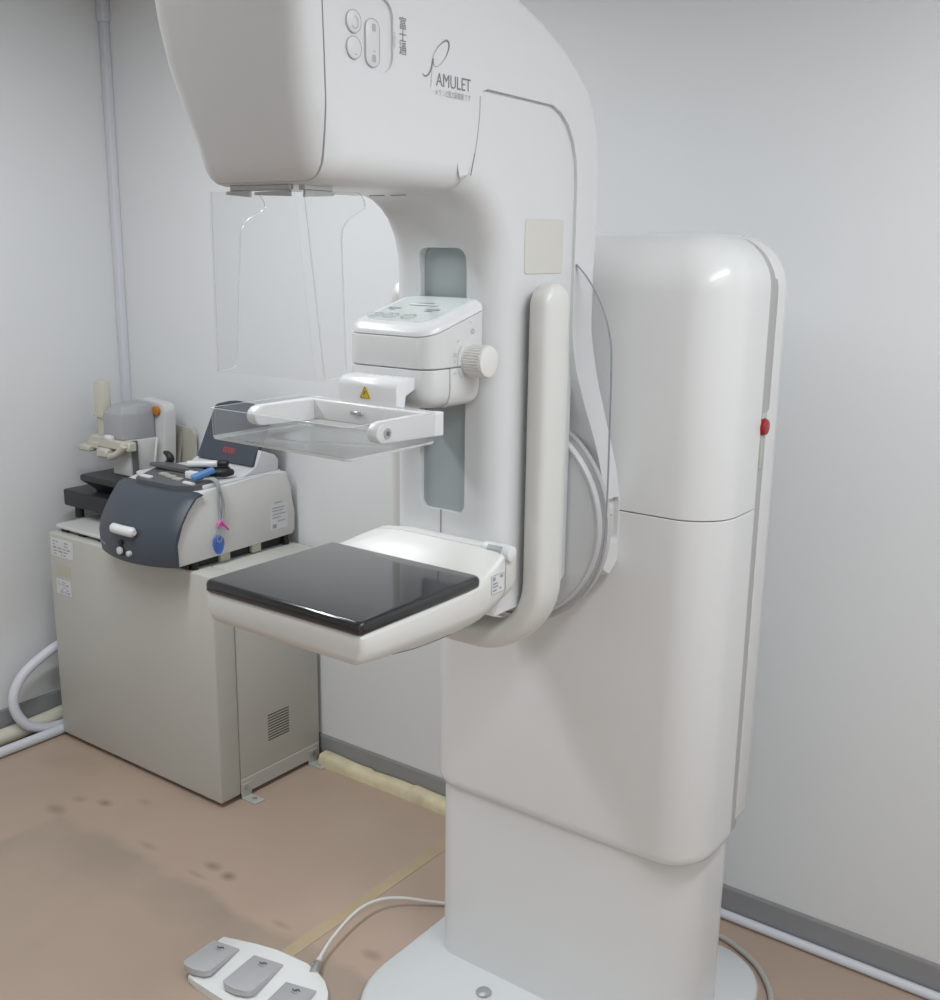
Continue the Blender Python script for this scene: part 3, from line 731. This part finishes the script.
# ================================================================== FOOT SWITCH
ped = root('foot_switch', 'white arched floor foot switch with three silver grey pedals, in front of the machine base', 'foot pedal', (-1.59, 1.42, 0))
right_ = [(-1.59, 1.502), (-1.55, 1.5015), (-1.51, 1.497), (-1.475, 1.484), (-1.445, 1.463), (-1.420, 1.434), (-1.405, 1.40), (-1.398, 1.36), (-1.395, 1.325), (-1.402, 1.312), (-1.43, 1.308), (-1.52, 1.306), (-1.59, 1.306)]
left_ = [(-1.60, 1.306), (-1.70, 1.308), (-1.728, 1.312), (-1.735, 1.322), (-1.744, 1.36), (-1.770, 1.435), (-1.774, 1.452), (-1.768, 1.4565), (-1.74, 1.463), (-1.69, 1.480), (-1.64, 1.493)]
b = nb(); prism(b, right_ + left_, 'z', 0, .020, .004, 2); link('pedal_housing', b, 'pedbase', ped, 30)
for back, front, wd in (((-1.7395, 1.432), (-1.7165, 1.318), .074), ((-1.622, 1.453), (-1.594, 1.330), .078), ((-1.499, 1.434), (-1.468, 1.316), .076)):
    bk, ft_ = Vector((*back, 0)), Vector((*front, 0)); d = (ft_ - bk).normalized(); s = Vector((-d.y, d.x, 0)); L = (ft_ - bk).length
    b = nb(); pr_ = [(-wd / 2, 0), (wd / 2, 0), (wd / 2, L - .012), (wd * .36, L - .002), (0, L + .003), (-wd * .36, L - .002), (-wd / 2, L - .012)]
    lo = [bk + s * u + d * v + Vector((0, 0, .019 + .006 * v / L)) for u, v in pr_]; hi = [bk + s * u + d * v + Vector((0, 0, .026 + .014 * v / L)) for u, v in pr_]
    A = [b.verts.new(p) for p in lo]; B = [b.verts.new(p) for p in hi]
    b.faces.new(A[::-1]); tp = b.faces.new(B)
    for i in range(7): b.faces.new((A[i], A[(i + 1) % 7], B[(i + 1) % 7], B[i]))
    bmesh.ops.bevel(b, geom=list(tp.edges), offset=.002, segments=2, profile=.5, affect='EDGES')
    p_ = link('pedal', b, 'pedal', ped, 40)
    b = nb(); to = lambda u, v: bk - s * u + d * v + Vector((0, 0, .0264 + .014 * v / L))
    stroke(b, [(-.010, .021), (-.003, .017), (.004, .022), (.012, .017)], lambda t: .0015 + .007 * math.sin(PI * t) ** 2, to)
    stroke(b, [(-.008, .028), (.000, .031), (.009, .027)], .0014, to)
    link('pedal_symbol', b, 'inkd', p_, 0)
b = nb(); cyl(b, (-1.515, 1.488, .016), (-1.535, 1.520, .015), .011, n=16, bev=.002); link('connector', b, 'steel', ped, 40, label='metal cable connector')
b = nb(); cyl(b, (-1.530, 1.505, .017), (-1.540, 1.535, .018), .008, .006, n=14); tube(b, [(-1.536, 1.520, .017), (-1.562, 1.60, .026), (-1.580, 1.70, .032), (-1.574, 1.77, .028), (-1.540, 1.820, .022), (-1.48, 1.865, .012), (-1.432, 1.905, .0055), (-1.420, 1.96, .0055), (-1.418, 2.05, .0055)], .0042, 10)
link('pedal_cable', b, 'cable', ped, 60, label='pale cable running back to the machine')

# ================================================================== CABINET
cab = root('equipment_cabinet', 'grey beige metal cabinet on the floor in the far corner carrying two desktop devices', 'cabinet', (-2.65, 2.06, 0))
cx0, cx1, cy0, cy1, cz0, cz1 = -3.036, -2.257, 1.862, 2.268, .014, .700
b = nb(); box(b, cx0, cx1, cy0 + .078, cy1, .052, cz1, .004, 2); body = link('cabinet_body', b, 'cab', cab, 40)
b = nb(); box(b, cx0 - .0015, cx1 + .0015, cy0, cy0 + .0765, cz0, cz1 + .0015, .006, 3); link('front_panel', b, 'cab', cab, 40)
b = nb(); box(b, cx0 + .02, cx1 - .02, cy0 + .07, cy1 - .02, .0, .0535); link('plinth', b, 'cabdark', cab, 0, label='recessed plinth coloured dark for the shade under the cabinet')  # near-black colour stands in for shade in the gap at the floor
b = nb()
for k in range(10):
    z = .142 + k * .0088; box(b, cx1 - .003, cx1 + .0008, 2.052, 2.138, z, z + .0036)
link('vent_grille', b, 'cabdark', cab, 0, label='dark slotted vent')
b = nb(); prism(b, [(1.938, .014), (2.262, .014), (2.262, .058), (1.938, .058)], 'x', cx1, cx1 + .003)
skirt_ = link('anchor_plate', b, 'cab', cab, 20)
for y in (1.956, 2.232):
    b = nb(); box(b, cx1 + .003, cx1 + .006, y - .019, y + .019, .0, .045, .0008, 1); box(b, cx1 + .003, cx1 + .062, y - .019, y + .019, .0, .0045, .0008, 1)
    fb = link('anchor_bracket', b, 'bracket', cab, 30)
    b = nb(); cyl(b, (cx1 + .006, y, .032), (cx1 + .010, y, .032), .0075, n=12); link('anchor_bolt', b, 'steel', fb, 30); b = nb(); cyl(b, (cx1 + .040, y, .0045), (cx1 + .040, y, .009), .007, n=12); link('anchor_bolt', b, 'steel', fb, 30)
for x0, x1, z0, z1, m_ in ((-3.022, -2.905, .628, .688, 'label'), (-3.004, -2.926, .566, .606, 'labelb'), (-3.006, -2.930, .506, .554, 'label')):
    b = nb(); prism(b, [(x0, z0), (x1, z0), (x1, z1), (x0, z1)], 'y', cy0 - .0010, cy0 - .0002)
    l_ = link('paper_label', b, m_, cab, 0, label='pale paper label')
    b = nb(); w_ = x1 - x0; h_ = z1 - z0
    for k in range(5):
        zz = z1 - h_ * (.18 + .17 * k); xx = x0 + w_ * .1
        while xx < x1 - w_ * .22:
            l = w_ * random.uniform(.06, .2)
            if random.random() < .75: stroke(b, [(xx, zz), (min(xx + l, x1 - w_ * .08), zz)], h_ * random.uniform(.05, .10), on_y(cy0 - .0013, 0, 0), 0)
            xx += l + w_ * .05
    link('label_text', b, 'ink' if m_ == 'label' else 'labelb', l_, 0)

# ================================================================== ANALYSER WITH THE DARK FRONT
an = root('desktop_device', 'desktop device with dark slate curved front and light grey body, on the cabinet', 'desktop device', (-2.5, 2.0, .7015))
ax0, ax1 = -2.668, -2.338
b = nb()
bp_ = [(1.818, .7235), (1.815, .785), (1.836, .845), (1.860, .880), (1.885, .908), (1.905, .919), (1.935, .926), (2.16, .934), (2.215, .934), (2.236, .929), (2.242, .918), (2.244, .88), (2.252, .85), (2.262, .80), (2.264, .745), (2.254, .732)]
prism(b, bp_, 'x', ax0, ax1, .006, 3); link('device_body', b, 'body', an, 40)
b = nb(); prof = [(1.806, .7265), (1.802, .75), (1.801, .785), (1.808, .815), (1.823, .845), (1.846, .88), (1.868, .906), (1.880, .916), (1.896, .9215), (1.908, .9205), (1.910, .914), (1.886, .9085), (1.858, .8785), (1.834, .842), (1.8145, .79), (1.817, .7265)]
rings = []
for k in range(21):
    t = -1 + 2 * k / 20; x = (ax0 + ax1) / 2 + t * .171
    e = .0035 * max(0, (abs(t) - .94) / .06) ** 2
    rings.append([(x, y - (.036 * (1 - t * t) if i < 7 else (.036 * (1 - t * t) * max(0, 1 - (i - 6) * .3) if i < 10 else .01 * (1 - t * t))) + (e if i < 9 else 0), z - (e if 3 < i < 10 else 0) - (.004 * (1 - t * t) if i in (0, 15) else 0)) for i, (y, z) in enumerate(prof)])
loft(b, rings); cov = link('front_cover', b, 'navy', an, 35, label='dark slate curved front cover')
def front_y(x, z):
    t = (x - (ax0 + ax1) / 2) / .171
    for (y0, z0), (y1, z1) in zip(prof[:8], prof[1:9]):
        if z0 <= z <= z1: return y0 + (y1 - y0) * (z - z0) / (z1 - z0) - .036 * (1 - t * t)
    return prof[0][0] - .036 * (1 - t * t)
b = nb()
rings = []
for k in range(13):
    t = -1 + 2 * k / 12; x = -2.500 + t * .05; yy = front_y(x, .815) - .013; q = 1 if abs(t) < .9 else .55
    rings.append([(x, yy + .014 * math.cos(a) * q, .817 + .0145 * math.sin(a) * q) for a in [2 * PI * j / 12 for j in range(12)]])
loft(b, rings); link('pull_handle', b, 'bright', cov, 50, label='white pull handle')
b = nb()
for x, z, r in ((-2.520, .754, .011), (-2.480, .752, .008)):
    b = nb(); y = front_y(x, z); cyl(b, (x, y + .004, z), (x, y - .010, z), r, n=16, bev=.003); link('push_button', b, 'tonow', cov, 40, label='pale round push button')
b = nb(); y = front_y(-2.514, .778); cyl(b, (-2.514, y + .004, .778), (-2.514, y - .006, .778), .008, n=14); link('key_lock', b, 'black2', cov, 40, label='black lock'); b = nb(); cyl(b, (-2.520, front_y(-2.520, .754) + .003, .754), (-2.520, front_y(-2.520, .754) - .002, .754), .0155, n=20)
link('button_ring', b, 'black2', cov, 40)
b = nb()
for x0, x1 in ((-2.652, -2.640), (-2.637, -2.628), (-2.625, -2.612)):
    stroke(b, [(x0, .755), (x1, .754)], .008, lambda u, v: (u, front_y(u, v) - .0012, v), 0)
link('nameplate', b, 'ink', cov, 0, label='faint grey printed name')
b = nb(); box(b, -2.60, -2.50, 1.862, 1.880, .906, .9135, .002, 1); link('cover_catch', b, 'black2', cov, 30)
# top plate (cool grey)
b = nb(); prism(b, rr(ax0 + .006, ax1 - .006, 1.925, 2.225, .02, 4), 'z', .926, .9365, .002, 2); link('top_panel', b, 'bodyt', an, 40)
b = nb(); box(b, ax0 + .02, ax1 - .022, 1.87, 2.235, .7015, .738); link('gap_shade_block', b, 'black2', an, 0, label='black block added for the shade under the device')  # black box added to stand in for shade in the gap below
for x, y in ((-2.64, 1.88), (-2.352, 1.885), (-2.64, 2.235), (-2.352, 2.235)):
    b = nb(); cyl(b, (x, y, .7015), (x, y, .738), .010, n=14); link('rubber_foot', b, 'black2', an, 40)
# keypad on the sloping top
kpb = nb()
kz = lambda y: .9225 + (y - 1.88) * .11
kout = fillet([(-2.600, 1.882), (-2.435, 1.882), (-2.395, 1.895), (-2.352, 1.925), (-2.372, 2.00), (-2.60, 2.035), (-2.632, 1.985)], [.012, .02, .012, .012, .015, .015, .015], 3)
A = [kpb.verts.new((x, y, .917 + (y - 1.88) * .06)) for x, y in kout]; B = [kpb.verts.new((x, y, kz(y) + .010)) for x, y in kout]
kpb.faces.new(A[::-1]); kpb.faces.new(B)
for i in range(len(kout)): kpb.faces.new((A[i], A[(i + 1) % len(kout)], B[(i + 1) % len(kout)], B[i]))
kpo = link('keypad_console', kpb, 'keypad', an, 30, label='dark grey key console')
for x, y, w_, h_, m_ in ((-2.575, 1.905, .05, .015, 'label'), (-2.545, 1.945, .036, .018, 'key'), (-2.505, 1.938, .036, .018, 'key'), (-2.465, 1.93, .036, .018, 'key'), (-2.400, 1.918, .05, .013, 'label')):
    b = nb(); o2 = rr(x - w_ / 2, x + w_ / 2, y - h_ / 2, y + h_ / 2, .005, 3)
    loft(b, [[(p, q, kz(q) + .0095) for p, q in o2], [(p, q, kz(q) + .0135) for p, q in o2]]); link('key', b, m_, kpo, 30)
b = nb(); o2 = rr(-2.56, -2.42, 1.962, 1.992, .003, 2); loft(b, [[(p, q, kz(q) + .0095) for p, q in o2], [(p, q, kz(q) + .0115) for p, q in o2]]); link('console_display', b, 'keyd', kpo, 30)
# hood with leaning dark screen
b = nb(); prism(b, [(2.055, .9365), (2.10, .943), (2.128, .958), (2.145, 1.005), (2.20, .985), (2.214, .968), (2.212, .9365)], 'x', -2.615, -2.350, .006, 3); hood = link('screen_hood', b, 'bodyt', an, 40)
b = nb()
sw_ = fillet([(-2.605, 0), (-2.362, 0), (-2.362, .155), (-2.42, .188), (-2.53, .193), (-2.605, .172)], [.003, .003, .02, .03, .03, .012], 4)
dirv = Vector((0, .085, .16)).normalized(); nrm = Vector((0, -dirv.z, dirv.y))
base = Vector((0, 2.131, .954))
A = [b.verts.new(Vector((x, 0, 0)) + base + dirv * v) for x, v in sw_]; B = [b.verts.new(Vector((x, 0, 0)) + base + dirv * v + nrm * .016) for x, v in sw_]
b.faces.new(A[::-1]); b.faces.new(B)
for i in range(len(sw_)): b.faces.new((A[i], A[(i + 1) % len(sw_)], B[(i + 1) % len(sw_)], B[i]))
scr = link('screen', b, 'hood', hood, 30, label='dark leaning screen')
b = nb()
SC = lambda u, v: Vector((u, 0, 0)) + base + dirv * v + nrm * .0166
for k in range(4):
    x = -2.500 + k * .0125
    outline(b, [(x, .028), (x + .008, .028), (x + .008, .042), (x, .042)], .0026, SC)
link('red_digits', b, 'redled', scr, 0, label='glowing red digits')
b = nb(); prism(b, [(2.165, .835), (2.232, .835), (2.232, .76), (2.165, .76)], 'x', ax1, ax1 + .0008); rl = link('rating_label', b, 'label', an, 0, label='white rating label')
b = nb()
for z, y0, y1 in ((.842, 2.18, 2.21), (.826, 2.170, 2.222), (.817, 2.170, 2.215), (.806, 2.170, 2.224), (.796, 2.170, 2.205), (.784, 2.190, 2.222)):
    stroke(b, [(y0, z), (y1, z)], .003, on_x(ax1 + .0012, 0, 0), 0)
prism(b, [(2.170, .764), (2.186, .764), (2.186, .776), (2.170, .776)], 'x', ax1 + .0008, ax1 + .0012)
link('label_text', b, 'ink', rl, 0)
b = nb(); cyl(b, (ax0 - .012, 1.885, .872), (ax0 + .02, 1.885, .872), .012, n=14, bev=.003); link('side_knob', b, 'bright', an, 40)
for y in (1.995, 2.115):
    b = nb(); box(b, ax1 - .026, ax1 - .010, y - .018, y + .018, .7015, .736, .002, 1); link('support_block', b, 'tonob', an, 30)

# ================================================================== SMALL THINGS ON THE DEVICE
z0 = .9365
def ztop(y): return .9365
# handset like dark caddy
b = nb(); prism(b, fillet([(-2.650, 1.985), (-2.60, 2.012), (-2.44, 2.010), (-2.43, 1.985), (-2.50, 1.972), (-2.645, 1.968)], .008, 3), 'z', .9475, .9585, .003, 2)
tag(link('handset', b, 'keypad', None, 40), 'flat dark grey handset lying across the back of the key console', 'handset')
b = nb(); tube(b, [(-2.650, 2.03, .9445), (-2.632, 2.03, .950), (-2.622, 2.03, .962), (-2.630, 2.03, .975), (-2.648, 2.03, .980)], lambda t: .006 + .006 * math.sin(PI * t), 10)
tag(link('hook', b, 'black2', None, 60), 'small black curved hook standing up behind the key console', 'hook')
pen = root('marker_pen', 'white capped marker with black end lying behind the key console', 'marker', (-2.45, 2.03, .98))
b = nb(); cyl(b, (-2.500, 1.995, .9685), (-2.425, 2.045, .9715), .010, n=14, bev=.003); link('pen_barrel', b, 'bright', pen, 50)
b = nb(); cyl(b, (-2.425, 2.045, .9715), (-2.400, 2.062, .9725), .0105, n=14, bev=.002); link('pen_cap', b, 'black2', pen, 50)
b = nb(); tube(b, [(-2.515, 2.040, .9475), (-2.475, 2.050, .956), (-2.44, 2.068, .956), (-2.415, 2.08, .950)], lambda t: .006 + .009 * math.sin(PI * t), 10)
tag(link('pouch', b, 'black2', None, 60), 'small black pouch lying beyond the white marker on the desktop device', 'pouch')
b = nb(); box(b, -2.452, -2.412, 1.945, 1.967, .9405, .962, .003, 2); 
tag(link('eraser', b, 'bright', None, 40), 'small white block lying on the key console in front of the marker', 'eraser')
lan = root('lanyard', 'grey lanyard with blue clip hanging down the side of the desktop device', 'lanyard', (-2.345, 1.94, .94))
b = nb(); tube(b, [(-2.385, 1.93, .948), (-2.345, 1.952, .951), (-2.329, 1.960, .93), (-2.3315, 1.962, .88), (-2.3325, 1.967, .84), (-2.333, 1.963, .815), (-2.332, 1.957, .79)], .0035, 8)
tube(b, [(-2.375, 1.955, .952), (-2.338, 1.962, .95), (-2.328, 1.965, .925), (-2.3295, 1.978, .88), (-2.331, 1.976, .845), (-2.332, 1.966, .822)], .0035, 8)
link('cord', b, 'cord', lan, 60)
b = nb(); prism(b, fillet([(-.014, -.034), (.014, -.034), (.014, .034), (-.014, .034)], .006, 3), 'z', -.007, .007, .003, 2)
bmesh.ops.transform(b, matrix=Matrix.Translation((-2.372, 1.945, .964)) @ Matrix.Rotation(math.radians(-28), 4, 'Z') @ Matrix.Rotation(math.radians(18), 4, 'X'), verts=b.verts[:])
link('blue_clip', b, 'blue', lan, 50, label='blue plastic clip')
b = nb(); tube(b, [(-2.330, 1.955, .815), (-2.329, 1.966, .828), (-2.329, 1.976, .815)], .0045, 8); tube(b, [(-2.329, 1.966, .828), (-2.328, 1.985, .808), (-2.328, 1.992, .800)], .0035, 8)
link('pink_clasp', b, 'pink', lan, 60, label='pink clasp')
b = nb()
P = []
for k in range(24):
    a = 2 * PI * k / 24; P.append((1.957 + (.017 + .003 * math.sin(3 * a)) * math.cos(a), .762 + .030 * math.sin(a) * (1 + .08 * math.cos(2 * a))))
prism(b, P, 'x', -2.3365, -2.327, .003, 2); tg = link('blue_tag', b, 'tag', lan, 50, label='translucent blue fob')
b = nb(); outline(b, [(1.957 + .009 * math.cos(a), .780 + .009 * math.sin(a)) for a in [2 * PI * k / 16 for k in range(16)]], .003, on_x(-2.3264, 0, 0)); link('fob_ring', b, 'cord', tg, 0)
pou = nb(); tube(pou, [(-2.404, 1.995, .9545), (-2.386, 2.012, .9545), (-2.372, 2.030, .9545), (-2.368, 2.050, .9535)], lambda t: .009 + .004 * math.sin(PI * t), 12)
tag(link('accessory', pou, 'black2', None, 60), 'small black rounded accessory beside the blue lanyard clip on the desktop device', 'accessory')

# beige bracket standing behind
b = nb(); prism(b, fillet([(2.238, .7015), (2.276, .7015), (2.276, 1.01), (2.262, 1.018), (2.252, 1.010), (2.244, .96)], [0, 0, .01, .004, .004, .01], 3), 'x', -2.905, -2.90)
prism(b, [(-2.903, .7015), (-2.790, .7015), (-2.790, .985), (-2.805, 1.005), (-2.903, 1.012)], 'y', 2.262, 2.269)
prism(b, [(2.225, .80), (2.264, 1.000), (2.264, .975), (2.235, .80)], 'x', -2.865, -2.855)
tag(link('sheet_holder', b, 'tonob', None, 30), 'beige upright sheet holder standing against the back wall behind the desktop device', 'holder')

# ================================================================== EXAMINATION INSTRUMENT
inst = root('bench_instrument', 'beige bench instrument with grey head, chin rest and heavy black base, on the cabinet', 'instrument', (-2.93, 2.1, .7225))
b = nb(); box(b, -3.105, -2.80, 1.970, 2.20, .757, .812, .006, 2); link('black_base', b, 'black', inst, 40)
for x, y in ((-3.05, 1.99), (-2.82, 1.99), (-3.05, 2.17), (-2.82, 2.17)):
    b = nb(); cyl(b, (x, y, .7225), (x, y, .759), .014, n=12); link('base_foot', b, 'black2', inst, 40)
b = nb()
loft(b, [[(x, y, z) for x, y in rr(-3.03 + i, -2.785 - i, 1.985 + i, 2.12 - i, .006, 2)] for z, i in ((.8115, .035), (.822, .03), (.846, .004), (.85, 0), (.863, 0), (.868, .004))])
link('sliding_stage', b, 'black', inst, 40)
b = nb(); box(b, -2.955, -2.862, 2.06, 2.17, .868, .985, .006, 2); link('pillar', b, 'tonow', inst, 40)
b = nb(); box(b, -2.8615, -2.850, 2.066, 2.085, .868, .985, .002, 1); link('side_rail', b, 'tonod', inst, 30)
hd_ = nb()
P0 = [(-2.990, 2.07), (-2.977, 2.05), (-2.882, 2.05), (-2.868, 2.10), (-2.868, 2.165), (-2.990, 2.165)]
loft(hd_, [[(x, y, z) for x, y in P0] for z in (.986, 1.066)] + [[(-2.970, 2.10, 1.092), (-2.955, 2.075, 1.092), (-2.888, 2.058, 1.088), (-2.874, 2.105, 1.092), (-2.874, 2.16, 1.092), (-2.970, 2.16, 1.095)]])
bmesh.ops.bevel(hd_, geom=hd_.edges[:], offset=.003, segments=2, profile=.5, affect='EDGES')
link('optical_head', hd_, 'tonoh', inst, 40, label='grey faceted optical head')
b = nb(); prism(b, fillet([(-2.985, .86), (-2.835, .86), (-2.822, 1.075), (-2.837, 1.093), (-2.955, 1.103), (-2.985, 1.085)], [.004, .004, .012, .012, .015, .01], 3), 'y', 2.172, 2.215, .003, 2)
bk_ = link('rear_panel', b, 'tonow', inst, 40, label='off white rear panel')
b = nb(); box(b, -2.975, -2.84, 2.165, 2.203, .7225, .862, .004, 1); link('rear_stem', b, 'tonow', inst, 40)
b = nb(); cyl(b, (-2.858, 2.173, 1.070), (-2.858, 2.160, 1.070), .0160, n=18, bev=.003); link('orange_lamp', b, 'orange', bk_, 40, label='orange lamp')
b = nb()
loft(b, [[(x, y, z) for x, y in rr(-3.042 - i, -2.995 + i, 2.062 - i, 2.10 + i, .006, 3)] for z, i in ((.985, -.006), (1.045, -.004), (1.046, .003), (1.056, .003), (1.057, 0), (1.158, -.002), (1.162, -.005))])
link('upright_post', b, 'tonob', inst, 40, label='tall beige post')
b = nb(); box(b, -3.055, -2.99, 2.045, 2.09, .965, .986, .003, 1); box(b, -3.085, -3.03, 2.025, 2.06, .935, .955, .004, 1); box(b, -3.06, -3.0, 2.04, 2.075, .945, .968, .003, 1); cyl(b, (-3.095, 2.04, .943), (-3.06, 2.04, .943), .012, n=12, bev=.003)
link('chin_rest', b, 'tonob', inst, 40)
b = nb(); box(b, -2.99, -2.83, 2.035, 2.065, .955, .985, .004, 1); box(b, -2.985, -2.93, 2.02, 2.055, .925, .956, .006, 1); tube(b, [(-2.93, 2.035, .93), (-2.89, 2.03, .942), (-2.86, 2.03, .962), (-2.85, 2.03, .975)], .012, 10); link('measuring_arm', b, 'tonob', inst, 40)
b = nb(); cyl(b, (-2.96, 2.045, .988), (-2.925, 2.045, .988), .010, n=12, bev=.003); link('adjusting_roller', b, 'bright', inst, 40)
b = nb(); tube(b, [(-2.846, 2.155, .985), (-2.835, 2.14, .95), (-2.832, 2.13, .91), (-2.845, 2.13, .876)], .004, 8); link('lead', b, 'tonow', inst, 60)

tr = root('shallow_tray', 'thin pale tray lying flat on the cabinet under the black instrument base', 'tray', (-2.9, 2.0, .7015))
b = nb(); prism(b, rr(-3.032, -2.74, 1.885, 2.22, .012, 3), 'z', .7120, .7220, .002, 1); link('tray_plate', b, 'tonow', tr, 30)
for x in (-2.99, -2.90, -2.80):
    b = nb(); box(b, x - .015, x + .015, 1.890, 1.915, .7015, .7122, .001, 1); link('tray_foot', b, 'black2', tr, 30)

# ================================================================== HOSES AND CORDS
b = nb(); tube(b, [(-3.095, 2.06, .345), (-3.095, 1.94, .305), (-3.105, 1.86, .272), (-3.110, 1.785, .228), (-3.110, 1.745, .175), (-3.105, 1.738, .118), (-3.095, 1.765, .062), (-3.090, 1.81, .033), (-3.090, 1.87, .0175), (-3.090, 2.0, .0175)], .0165, 12)
tag(link('flexible_hose', b, 'hose', None, 60), 'pale grey hose looping out behind the left edge of the cabinet', 'hose')
b = nb(); tube(b, [(-3.056, 1.40, .017), (-3.055, 1.60, .017), (-3.055, 1.75, .017), (-3.056, 1.86, .017), (-3.056, 2.0, .017)], .0163, 12)
tag(link('flexible_hose', b, 'hose', None, 60), 'pale grey hose lying straight along the floor below the loop', 'hose')
b = nb(); tube(b, [(-3.135, 1.30, .028), (-3.135, 1.55, .028), (-3.132, 1.72, .028), (-3.135, 1.86, .030), (-3.138, 1.95, .034), (-3.138, 2.1, .034), (-3.135, 2.2, .03)], .026, 14)
tag(link('cream_pipe', b, 'creamhose', None, 60), 'thick cream pipe along the left skirting behind the grey hoses', 'pipe')
b = nb()
n1 = 90
rings = []
for k in range(n1 + 1):
    x = -2.225 + k / n1 * 1.10
    bite = .012 * max(0, noise.noise(Vector((x * 14, 3, 1)))) ; hgt = .036 + .007 * noise.noise(Vector((x * 6, 0, 0)))
    lowr = 0
    if -2.03 < x < -1.86: hgt -= .006; bite += .012 * max(0, noise.noise(Vector((x * 40, 7, 2)))) + .004
    P = [(2.228 + bite * .6, 0), (2.228 + bite, hgt * .45), (2.232 + bite, hgt * .88), (2.238 + bite, hgt), (2.262, hgt + .002), (2.274, hgt * .9), (2.276, 0)]
    rings.append([(x, y, z) for y, z in P])
loft(b, rings)
tag(link('foam_strip', b, 'foam', None, 45), 'aged cream foam strip with chewed edge lying along the back skirting', 'foam strip')
b = nb(); tube(b, [(-1.05, 2.264, .0125), (-.6, 2.264, .0125), (0, 2.264, .0125), (.6, 2.264, .0125), (1.4, 2.264, .0125)], .0115, 12)
tag(link('wall_cord', b, 'hose', None, 60), 'pale grey cord lying along the back skirting right of the machine', 'cord')
b = nb(); tube(b, [(-.90, 2.185, .007), (-.84, 2.180, .007), (-.783, 2.157, .007), (-.740, 2.13, .007), (-.703, 2.09, .007), (-.675, 2.045, .007), (-.66, 1.98, .007), (-.655, 1.85, .007), (-.65, 1.6, .007)], .0068, 10)
tag(link('floor_cable', b, 'cableg', None, 60), 'grey cable curving around the right side of the machine base on the floor', 'cable')
b = nb(); box(b, -1.647, -1.610, 1.20, 2.215, .0002, .0010); tag(link('floor_tape', b, 'tape', None, 0), 'yellowed strip of tape stuck to the floor left of the machine', 'tape')

# ================================================================== LIGHT
def area(name, loc, sx, sy, power, rot=(0, 0, 0), col=(1, .985, .96)):
    l = bpy.data.lights.new(name, 'AREA'); l.shape = 'RECTANGLE'; l.size = sx; l.size_y = sy; l.energy = power; l.color = col
    o = bpy.data.objects.new(name, l); COL.objects.link(o); o.location = loc; o.rotation_euler = rot
    return o
LC = (.93, .97, 1.0)
area('ceiling_and_fill_lamp', (.12, 1.1, ZC - .02), .14, 1.3, 20, (0, 0, 0), LC)
area('ceiling_and_fill_lamp', (-2.05, .95, ZC - .02), .14, 1.3, 23, (0, 0, 0), LC)
area('ceiling_and_fill_lamp', (1.05, .5, ZC - .02), .14, 1.3, 9, (0, 0, 0), LC)  # unseen fill lamp, added to softly brighten the cabinet and head sides
area('ceiling_and_fill_lamp', (.4, -1.0, ZC - .02), .14, 1.3, 10, (0, 0, 0), LC)
w = bpy.data.worlds.new('world'); sc.world = w; w.use_nodes = True
w.node_tree.nodes['Background'].inputs[0].default_value = (.8, .85, .9, 1); w.node_tree.nodes['Background'].inputs[1].default_value = .3

# ================================================================== CAMERA
F, TH, YAW, RO = 1079.2, .23162, -.63589, .01277
fw = Vector((math.sin(YAW) * math.cos(TH), math.cos(YAW) * math.cos(TH), -math.sin(TH)))
r = Vector((math.cos(YAW), -math.sin(YAW), 0)); u = r.cross(fw)
c, s = math.cos(RO), math.sin(RO); r, u = c * r + s * u, c * u - s * r
cam = bpy.data.cameras.new('camera'); co = bpy.data.objects.new('camera', cam); COL.objects.link(co)
co.matrix_world = Matrix(((r.x, u.x, -fw.x, 0), (r.y, u.y, -fw.y, 0), (r.z, u.z, -fw.z, 1.6), (0, 0, 0, 1)))
cam.sensor_fit = 'VERTICAL'; cam.sensor_height = 24.0; cam.lens = F / 1000 * 24.0
cam.clip_start = .02
sc.camera = co
vs = sc.view_settings; sc.display_settings.display_device = 'sRGB'
vs.view_transform = 'Standard'; vs.look = 'None'; vs.exposure = 0.0; vs.gamma = 1.0; vs.use_curve_mapping = False
sc.cycles.max_bounces = 12; sc.cycles.transparent_max_bounces = 24; sc.cycles.use_denoising = True
